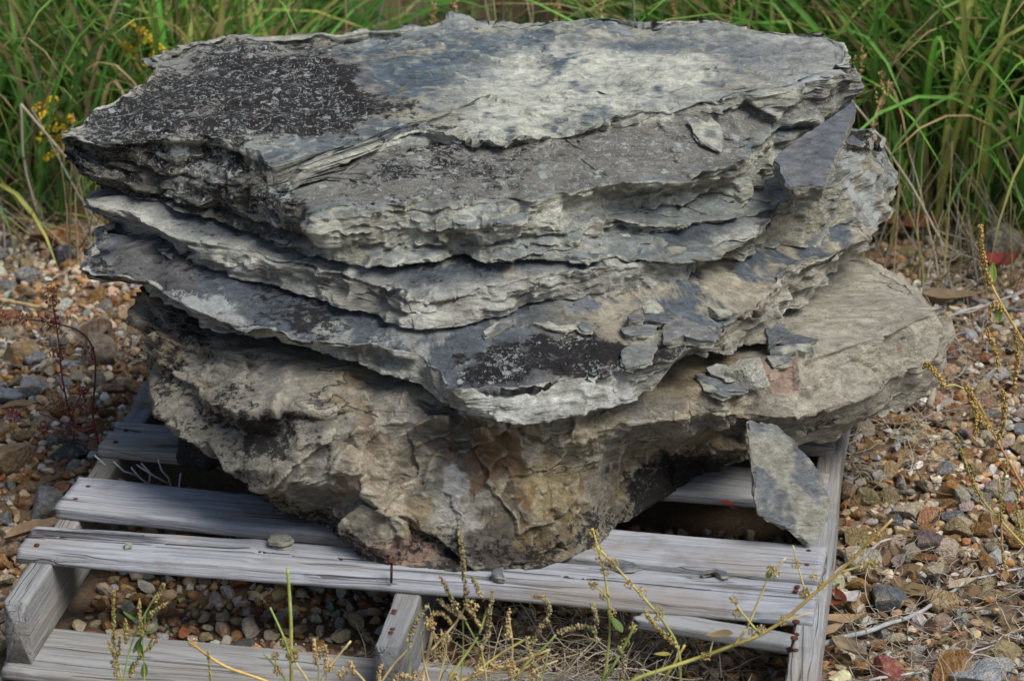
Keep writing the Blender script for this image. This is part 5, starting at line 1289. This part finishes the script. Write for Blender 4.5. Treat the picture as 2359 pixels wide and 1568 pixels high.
weed('amaranth_weed', 'small green leafed weed with yellow seed spikes before the left stringer', 3.05,
     [([(286,1580),(284,1567),(297,1500),(312,1455),(333,1414),(359,1370)], .0013, .0007, (.28,.34,.14), GRN), ([(330,1580),(333,1567),(331,1510),(328,1453),(335,1420)], .0010, .0006, GRN, GRN), ([(282,1572),(274,1530),(265,1490)], .0010, .0006, GRN, YEL)],
     spikes=[sp_((262,1490),(261,1440),(262,1360)), sp_((291,1482),(289,1424)), sp_((326,1460),(322,1420),(320,1380)), sp_((338,1417),(360,1405),(385,1386)), sp_((333,1502),(350,1485),(364,1471)), sp_((276,1541),(262,1505),(249,1474)), sp_((325,1450),(340,1430),(352,1412)), sp_((275,1575),(265,1545),(258,1520)), sp_((300,1560),(312,1530),(325,1505)), sp_((272,1510),(278,1480),(275,1462)), sp_((355,1390),(366,1365),(378,1343))],
     leaves=[(315,1432,.022,.007,2.8,.5,(.10,.17,.04)), (316,1468,.024,.008,.2,.35,(.10,.17,.04)), (308,1505,.024,.008,.9,.8,(.11,.18,.05)), (325,1515,.024,.008,2.0,1.2,(.11,.18,.05)), (332,1560,.02,.009,1.4,1.2,(.14,.2,.05)), (297,1475,.018,.005,2.4,1.0,(.11,.18,.05)), (300,1560,.022,.008,.8,1.2,(.14,.2,.05)), (338,1500,.02,.005,.6,1.0,(.1,.17,.05))], seed=5)
ds = lambda cols, *p: (list(p), .0042, cols, 1500, .0016)
weed('dry_weed', 'tangled clump of straw coloured dry weeds in front of the middle stringer', 3.05,
     [([(968,1582),(973,1567),(985,1510),(997,1448)], .0022, .0018, STR, STR), ([(1005,1580),(1010,1567),(1030,1490),(1015,1448)], .0013, .0010, YEL, STR), ([(1025,1580),(1030,1567),(1103,1463),(1114,1427),(1122,1400)], .0018, .0011, YEL, GRN), ([(990,1500),(1056,1427),(1075,1388)], .0013, .0010, STR, STR),
      ([(1050,1572),(1062,1565),(1168,1531),(1267,1495)], .0018, .0014, ORG, STR), ([(1080,1555),(1088,1552),(1155,1502),(1220,1466)], .0014, .0011, STR, YEL), ([(1100,1540),(1114,1544),(1145,1549),(1207,1541),(1265,1500)], .0011, .0009, STR, ORG), ([(1180,1580),(1207,1530),(1257,1487),(1280,1461)], .0013, .0010, YEL, GRN), ([(1178,1580),(1179,1526),(1181,1474),(1172,1424)], .0010, .0008, YEL, YEL), ([(1060,1580),(1067,1500),(1066,1420)], .0010, .0007, GRN, GRN), ([(945,1580),(943,1530),(942,1480)], .0008, .0006, GRN, GRN), ([(1120,1560),(1110,1500),(1072,1430)], .0009, .0008, YEL, GRN), ([(1240,1580),(1255,1540),(1262,1500)], .0009, .0008, GRN, GRN), ([(870,1582),(905,1530),(949,1484)], .0012, .0009, STR, STR), ([(1200,1580),(1230,1540),(1285,1520)], .0009, .0007, YEL, STR), ([(990,1580),(975,1520),(968,1455)], .0012, .001, STR, STR)],
     spikes=[ds(PURPLE, (1075,1390),(1072,1340),(1062,1258),(1054,1211)), ds(PURPLE, (1056,1406),(1036,1370),(1015,1328)), ds(STRAW, (983,1432),(996,1411),(1015,1405),(1033,1419),(1038,1437)), ds(PURPLE, (1249,1440),(1267,1414),(1262,1383),(1244,1367),(1228,1372)), ds(PURPLE, (1122,1440),(1129,1400),(1134,1357)), ds(PURPLE, (942,1480),(950,1440),(983,1397)), ds(STRAW, (1170,1470),(1168,1440),(1173,1405)), ds(PURPLE, (1215,1500),(1235,1460),(1250,1438)), ds(STRAW, (1075,1388),(1090,1420),(1110,1445)), ds(PURPLE, (1010,1380),(1040,1405),(1070,1425)), ds(STRAW, (985,1432),(1000,1450),(1005,1475)), ds(PURPLE, (1130,1440),(1115,1480),(1100,1500)), ds(PURPLE, (1230,1540),(1220,1500),(1212,1470)), ds(PURPLE, (1112,1380),(1098,1350),(1086,1325)), ds(STRAW, (1095,1560),(1100,1520),(1108,1490)), ds(STRAW, (875,1580),(868,1545),(880,1530)), ds(STRAW, (905,1575),(925,1545),(945,1560)), ds(PURPLE, (1285,1455),(1330,1442),(1368,1440),(1375,1480)), ds(PURPLE, (1375,1440),(1370,1400),(1362,1390)), ds(PURPLE, (1430,1570),(1440,1520),(1425,1490)), ds(GREENY, (1560,1490),(1520,1450),(1490,1420),(1484,1400))],
     clusters=[(x, y, .008, 50, STRAW, .0017) for x, y in ((990,1436),(1175,1528),(1182,1548),(1010,1500),(1045,1560),(960,1560),(1088,1395),(1025,1470),(1140,1530),(1230,1555),(740,1500),(760,1530),(790,1550))], seed=6)
weed('seed_weed', 'low dry weed with straw seed heads beside the middle stringer end', 3.04,
     [([(730,1582),(735,1550),(728,1500),(725,1470)], .0008, .0006, GRN, YEL), ([(755,1582),(750,1540),(750,1495)], .0008, .0006, GRN, STR), ([(740,1560),(770,1520),(808,1475)], .0014, .001, STR, STR), ([(850,1580),(820,1545),(800,1530)], .0013, .001, ORG, STR)],
     spikes=[([(728,1530),(724,1490),(722,1470)], .003, STRAW, 1500, .0015), ([(750,1540),(751,1510),(750,1485)], .003, STRAW, 1500, .0015), ([(815,1550),(812,1530),(805,1520)], .004, STRAW, 1500, .0016)], seed=7)
RED = (.22,.045,.05); BRN = (.20,.11,.08)
weed('red_stemmed_weed', 'red stemmed weed arching over the gravel at the edge of the pallet', 3.88,
     [([(228,1024),(216,987),(213,938),(220,870),(219,814),(206,781),(175,756),(115,742),(60,735),(0,726)], .0014, .0010, (.20,.02,.035), BRN), ([(215,985),(182,998),(161,964),(151,912),(141,860),(137,800),(129,745),(118,671)], .0013, .0008, RED, (.25,.07,.07)), ([(226,1028),(151,1011),(99,992),(29,959),(0,943)], .0012, .0009, BRN, BRN), ([(212,990),(150,975),(90,950)], .0016, .0012, RED, BRN), ([(190,900),(165,955),(160,975)], .0012, .0010, RED, RED), ([(180,1000),(140,990),(95,985)], .0012, .001, BRN, RED), ([(150,905),(140,890),(132,880)],.0012,.001,RED,RED)],
     clusters=[(x, y, .012, 70, [(.30,.05,.08), (.26,.04,.06), (.48,.36,.12)], .0016) for x, y in ((118,672),(190,890),(150,930),(128,745),(165,1000),(195,935),(110,738),(130,810),(54,730),(5,735),(205,815),(120,695),(95,985),(30,955),(185,905))], ground_=False, seed=8)
OC = [(.42,.27,.08), (.36,.22,.06), (.46,.33,.12), (.30,.24,.07)]
weed('ochre_weed', 'ochre seed spikes of a leaning weed at the right edge of the photo', 3.45,
     [([(2390,860),(2358,789),(2316,718),(2286,663),(2270,622),(2259,553)], .0016, .0008, ORG, YEL), ([(2400,1190),(2358,1124),(2304,1029),(2260,940),(2226,887)], .0016, .0009, (.45,.20,.07), ORG), ([(2400,1290),(2358,1256),(2263,1154),(2233,1097),(2203,1005)], .0014, .0008, YEL, (.34,.31,.08)), ([(2353,1580),(2352,1525),(2347,1384),(2309,1294),(2304,1167),(2300,1100)], .0018, .0010, (.35,.06,.05), ORG), ([(2175,892),(2190,880),(2240,905)], .001, .0008, YEL, YEL), ([(2347,1480),(2310,1400),(2300,1330)], .0009, .0007, ORG, ORG)],
     spikes=[([(2280,660),(2266,610),(2258,555),(2258,518)], .0055, OC, 1900, .0017), ([(2310,720),(2285,690),(2280,740)], .005, OC, 1300, .0017), ([(2230,890),(2250,960),(2245,1010)], .0055, OC, 1500, .0017), ([(2280,990),(2250,950),(2225,890)], .005, OC, 1700, .0017), ([(2176,895),(2160,860),(2130,830),(2128,850)], .0055, OC, 1900, .0017), ([(2310,900),(2315,960),(2300,1010)], .0055, OC, 1700, .0017), ([(2340,760),(2345,830),(2335,900)], .0055, OC, 1600, .0017), ([(2263,1154),(2235,1100),(2203,1005)], .004, GREENY, 900, .0015), ([(2304,1200),(2310,1120),(2320,1060)], .0045, GREENY, 1000, .0016), ([(2345,1390),(2318,1320),(2306,1250)], .003, OC, 700, .0015), ([(2300,860),(2290,800),(2272,760)], .005, OC, 1500, .0017), ([(2350,1240),(2340,1180),(2345,1120)], .0045, GREENY, 1100, .0016)],
     leaves=[(2286,655,.03,.010,1.5,1.1,(.20,.28,.06)), (2298,745,.025,.010,1.3,1.2,(.2,.27,.07))], ground_=False, seed=9)

# ------------------------------------------------------------------ tall grass behind
def blades(n, rootf, Lr, Wr, leanr, curlr, colf, seed, k=9):
    g = np.random.default_rng(seed)
    R = rootf(g, n); az = g.uniform(0, 2 * np.pi, n); L = g.uniform(*Lr, n); Wd = g.uniform(*Wr, n); lean = np.abs(g.normal(*leanr, n)); curl = np.abs(g.normal(*curlr, n))
    t = np.linspace(0, 1, k); P = np.zeros((n, k, 3)); P[:, 0] = R
    for i in range(1, k):
        ph = lean + curl * t[i] ** 1.6
        P[:, i] = P[:, i - 1] + (L / (k - 1))[:, None] * np.stack([np.sin(ph) * np.cos(az), np.sin(ph) * np.sin(az), np.cos(ph)], -1)
    tw = az + np.pi / 2 + g.normal(0, .5, n)
    cr = np.stack([np.cos(tw), np.sin(tw), g.normal(0, .25, n)], -1)
    prof = np.clip(t * 5 + .35, 0, 1) * (1 - t) ** .55; prof[-1] = .02
    w = (Wd[:, None] * prof[None]) / 2
    dn = np.array([0, 0, -1.0])
    A = P - cr[:, None] * w[..., None]; B = P + dn * (w * .5)[..., None]; D = P + cr[:, None] * w[..., None]
    V = np.stack([A, B, D], 2).reshape(-1, 3)
    base = (np.arange(n) * k * 3)[:, None, None]; r = (np.arange(k - 1) * 3)[None, :, None]
    F = np.concatenate([base + r + np.array([0, 1, 4, 3]), base + r + np.array([1, 2, 5, 4])], 1).reshape(-1, 4)
    col = colf(g, n)
    c = np.broadcast_to(col[:, None, None], (n, k, 3, 3)).copy(); c[:, :, 1] = c[:, :, 1] * 1.25 + np.array([.03, .03, .025])
    c *= g.uniform(.85, 1.15, (n, k, 1, 1))
    tip = sst(.75, 1, t)[None, :, None, None]; dry = (g.random(n) < .35)[:, None, None, None]
    c = np.where(dry, c * (1 - tip) + np.array([.34, .25, .12]) * tip, c)
    return V, F, c.reshape(-1, 3)
def gcol(g, n):
    c = np.array([.115, .275, .042]) * g.uniform(.4, 1.45, (n, 1)) * (1 + g.normal(0, .12, (n, 3)))
    yl = g.random(n); c = np.where((yl < .17)[:, None], np.array([.34, .36, .09]) * g.uniform(.7, 1.2, (n, 1)), c)
    c = np.where((yl > .86)[:, None], np.array([.42, .31, .16]) * g.uniform(.6, 1.1, (n, 1)), c)
    return np.clip(c, .005, 1)
def roots(x0, x1, y0, y1, gap=True):
    def f(g, n):
        x = g.uniform(x0, x1, n * 3); y = g.uniform(y0, y1, n * 3)
        clump = vn(x * 4.5, y * 4.5, 0, 101) * .6 + vn(x * 1.6, y * 1.6, 0, 102) * .5
        thin = np.exp(-((x + .12) / .36) ** 2) * (.95 if gap else 0)          # the brown, open patch behind the middle of the slab
        p = .45 + .6 * clump - thin
        edge = y0 + .10 * vn(x * 6, 0, 0, 103) + .1
        m = np.where((g.random(n * 3) < p) & (y > edge))[0][:n]
        if len(m) < n: m = np.concatenate([m, m[: n - len(m)]])
        return np.stack([x[m], y[m], ground_z(x[m], y[m])], -1)
    return f
parts = [blades(1800, roots(-1.6, 1.7, 4.75, 5.5), (.45, .90), (.006, .017), (.35, .25), (1.0, .5), gcol, 111),
         blades(2700, roots(-1.8, 1.9, 5.2, 6.6), (.5, 1.1), (.007, .020), (.32, .25), (.9, .5), gcol, 112),
         blades(1500, roots(-2.2, 2.3, 6.4, 8.5, False), (.6, 1.1), (.010, .022), (.3, .2), (.8, .5), gcol, 113),
         blades(2200, roots(-1.6, 1.7, 4.72, 6.0, False), (.10, .32), (.003, .006), (.5, .3), (.8, .6), gcol, 114, 6)]
# a tuft of broad blades right of the pile
parts.append(blades(420, lambda g, n: np.stack([g.normal(.95, .22, n), g.uniform(4.75, 5.3, n), np.full(n, .0)], -1), (.6, 1.05), (.010, .021), (.35, .15), (1.2, .4), gcol, 115))
o_ = 0; VV, FF, CC = [], [], []
for v, f, c in parts: VV.append(v); FF.append(f + o_); CC.append(c); o_ += len(v)
tag(link('tall_grass', mesh_from('tall_grass', np.concatenate(VV), np.concatenate(FF), np.concatenate(CC), mats=[M_leaf])), 'tall green grass with broad arching blades behind the rock pile', 'grass', kind='stuff')
# dry stalks at the foot of the grass and between the blades
b = MB(); g = np.random.default_rng(121)
for k in range(1000):
    if k < 300: x, y, l, ln = g.uniform(.42, 1.1), g.uniform(4.42, 4.95), g.uniform(.08, .30), .7
    elif k < 470: x, y, l, ln = g.uniform(-1.15, -.5), g.uniform(4.6, 5.0), g.uniform(.10, .32), .6
    else: x, y, l, ln = g.uniform(-1.5, 1.6), g.uniform(4.9, 6.8), g.uniform(.35, .9), .28
    a = g.uniform(0, 6.28); p = np.array([x, y, float(ground_z(x, y))]); ph = abs(g.normal(0, ln)); pts = [p]
    for s in range(5):
        ph += g.normal(0, .12); a += g.normal(0, .2)
        p = p + l / 5 * np.array([math.sin(ph) * math.cos(a), math.sin(ph) * math.sin(a), math.cos(ph)]); pts.append(p)
    c = np.array([(.42,.36,.26), (.36,.28,.16), (.32,.30,.26), (.28,.21,.12), (.30,.30,.10)][g.integers(5)]) * g.uniform(.6, 1.15)
    b.tube(pts, np.linspace(1, .5, 6) * g.uniform(.0008, .0020), c, 4, False)
tag(link('dry_stalks', b.mesh('dry_stalks', [M_dry])), 'thin dry stalks standing among and before the green grass', 'stalks', kind='stuff')
# dead leaves and low green leaves under the grass
b = MB()
lv = [((.14,.065,.03), (.20,.11,.05), (.10,.05,.03), (.25,.17,.09)), ((.035,.085,.02), (.05,.11,.025), (.03,.07,.02))]
U = np.array([[-1,0,0],[-.45,.42,.12],[-.45,-.42,.12],[.3,.45,.1],[.3,-.45,.1],[1,0,-.1],[-.45,0,0],[.3,0,0]]); UF = np.array([[0,6,1],[0,2,6],[1,6,7],[1,7,3],[6,2,4],[6,4,7],[3,7,5],[7,4,5]])
for k in range(4200):
    green = k % 5 < 2
    x, y = g.uniform(-1.9, 2.0), 4.72 + 3.6 * g.random() ** 1.3
    if green and abs(x + .12) < .3 and g.random() < .6: green = False
    z = float(ground_z(x, y)) + (g.uniform(.01, .30 if not (.35 < x < 1.2) else .16) if green else g.uniform(.003, .03 + .10 * max(0, .6 - abs(x + .12))))
    s = g.uniform(.012, .034); R = np.array(Matrix.Rotation(g.uniform(0, 6.28), 3, 'Z') @ Matrix.Rotation(g.normal(0, .6), 3, 'X') @ Matrix.Rotation(g.normal(0, .5), 3, 'Y'))
    pal = lv[1 if green else 0]
    b.add((U * s) @ R.T + np.array([x, y, z]), UF, np.array(pal[g.integers(len(pal))]) * g.uniform(.6, 1.4))
tag(link('undergrowth', b.mesh('undergrowth', [M_litter])), 'low leaves and fallen brown leaf litter under the tall grass', 'undergrowth', kind='stuff')
# goldenrod, broad leaved sapling, seed stalks
def goldenrod(px_, py_, Y, h, label, seed):
    g = np.random.default_rng(seed); tip = aty(px_, py_, Y); base = np.array([tip[0] + .03, tip[1], 0.0]); e = tag(empty('goldenrod', base), label, 'plant', 'goldenrod in bloom')
    b = MB(); Q = spline([base, (base + tip) / 2 + np.array([.01, 0, 0]), tip]); b.tube(Q - base, .002, (.14,.18,.06), 5); link('stem', b.mesh('stem', [M_stem]), e)
    for k in range(7):
        a = g.uniform(0, 6.28); s0 = tip - np.array([0, 0, .012 * k]); l = .018 + .005 * k
        pts = [s0, s0 + np.array([math.cos(a) * l * .6, math.sin(a) * l * .6, .012]), s0 + np.array([math.cos(a) * l, math.sin(a) * l, .004])]
        b = MB(); q = spline(pts) - base; b.tube(q, .0008, (.2,.2,.05), 4)
        for p in q[len(q) // 4:]: blobs(b, p + np.array([0, 0, .003]), .006, 9, .0024, [(.60,.40,.02), (.50,.32,.015), (.66,.48,.06)], g)
        link('flower_plume', b.mesh('flower_plume', [M_dry]), e)
    for k in range(8):
        z = h * g.uniform(.2, .8); me = leaf_mesh(.06, .012, .5, .3, (.06,.13,.03), seed + k, wave=.02); me.materials.clear(); me.materials.append(M_leaf); me.transform(Matrix.Translation((.03, 0, 0)))
        f = (z / max(tip[2], .05)); link('leaf', me, e, (tip - base) * min(f, .95), (0, -.4, g.uniform(0, 6.28)))
goldenrod(312, 66, 4.92, .45, 'goldenrod with bright yellow plumes beside the far corner of the top slab', 1)
goldenrod(348, 105, 4.95, .40, 'smaller goldenrod plume touching the back edge of the top slab', 2)
goldenrod(108, 242, 4.82, .35, 'goldenrod low in the grass behind the tip of the top slab', 3)
goldenrod(150, 285, 4.78, .30, 'dull yellow goldenrod lowest beside the tip of the top slab', 4)
def sapling(px_, py_, Y, label, seed, n=14, size=.07):
    g = np.random.default_rng(seed); tip = aty(px_, py_, Y); base = np.array([tip[0], tip[1] + .05, 0.0]); e = tag(empty('sapling', base), label, 'sapling')
    b = MB(); Q = spline([base, tip * .5 + base * .5 + np.array([.02, 0, 0]), tip]); b.tube(Q - base, np.linspace(.004, .0015, len(Q)), (.10,.08,.04), 6); link('stem', b.mesh('stem', [M_stem]), e)
    for k in range(n):
        p = Q[int(len(Q) * g.uniform(.55, .99))] - base; L = size * g.uniform(.7, 1.2)
        me = leaf_mesh(L, L * .5, .5, .25, np.array([.035,.10,.02]) * g.uniform(.8, 1.5), seed + k, wave=.04); me.materials.clear(); me.materials.append(M_leaf); me.transform(Matrix.Translation((L / 2 + .02, 0, 0)))
        link('leaf', me, e, p, (g.normal(0, .3), g.normal(.25, .3), g.uniform(0, 6.28)))
sapling(700, 20, 5.45, 'dark green broad leaved sapling behind the black lichen end', 11, 18)
sapling(815, 5, 5.5, 'broad leaved sapling next to the brown patch of undergrowth', 12, 12)
sapling(100, 60, 5.7, 'shaded broad leaved shrub among the grass in the upper corner', 13, 18, .085)
def seed_stalk(px_, py_, Y, lean, label, seed, spike=.07):
    g = np.random.default_rng(seed); tip = aty(px_, py_, Y); base = np.array([tip[0] - lean, tip[1], 0.0]); e = tag(empty('seed_stalk', base), label, 'plant', 'brown seed stalks in the grass')
    Q = spline([base, base * .45 + tip * .55 + np.array([-.02 * np.sign(lean), 0, 0]), tip]); b = MB(); b.tube(Q - base, np.linspace(.0015, .0008, len(Q)), (.36,.27,.13), 5); link('stem', b.mesh('stem', [M_stem]), e)
    for k in range(3):
        s = Q[-1] if k == 0 else Q[-1 - k * 4]; a = g.uniform(0, 6.28); dr = np.array([math.cos(a) * .25 * (k > 0), math.sin(a) * .25 * (k > 0), 1.0])
        if k == 0: pts = Q[-max(4, int(len(Q) * .25)):]
        else: pts = spline([s, s + dr * spike * .6])
        b = MB()
        for p in pts:
            blobs(b, p - base, .004, 3, .0021, [(.40,.27,.10), (.34,.22,.08), (.46,.34,.16)], g)
        link('seed_spike', b.mesh('seed_spike', [M_dry]), e)
for k, (x, y, Y, ln, lab) in enumerate([(1000, 10, 4.75, .02, 'brown seed stalk leaning over the middle of the top slab edge'), (1042, -20, 4.75, -.02, 'taller seed stalk rising behind the middle of the top slab'),
     (1290, -15, 4.8, .02, 'seed stalk behind the blue grey part of the top slab'), (1390, -20, 4.85, .01, 'pair of seed heads behind the highest edge of the top slab'), (1545, -10, 4.85, -.02, 'seed stalk behind the right half of the top slab'), (1690, -5, 4.8, .03, 'curved seed stalk above the right corner of the top slab'),
     (1990, 130, 4.55, .03, 'short seed stalk right beside the right end of the top slab'), (2048, 190, 4.5, .06, 'slender brown seed stalk standing clear right of the pile'), (215, 300, 4.6, .04, 'brown seed stalk before the grass beside the tip of the top slab')]):
    seed_stalk(x, y, Y, ln, lab, 200 + k)
# two long dry straws
for pts, Y, lab in (([(48,240),(52,350),(60,400),(85,490)], 4.7, 'bent pale straw with a sharp kink standing before the grass'), ([(1890,148),(2000,280),(2100,430),(2180,580)], 4.5, 'long straight dry straw slanting down beside the pile'), ([(48,240),(150,360),(285,470)], 4.68, 'straight dry straw leaning from the kinked straw to the slabs')):
    P = np.array([aty(*p, Y + .01 * k) for k, p in enumerate(pts)]); P[-1][2] = max(P[-1][2], .005); b = MB(); off = P[-1].copy(); b.tube(spline(P, 30) * 0 + np.stack([np.interp(np.linspace(0, 1, 30), np.linspace(0, 1, len(P)), P[:, k]) for k in range(3)], 1) - off, .0022, (.42,.36,.26), 6)
    tag(link('dry_straw', b.mesh('dry_straw', [M_dry]), loc=off), lab, 'straw')
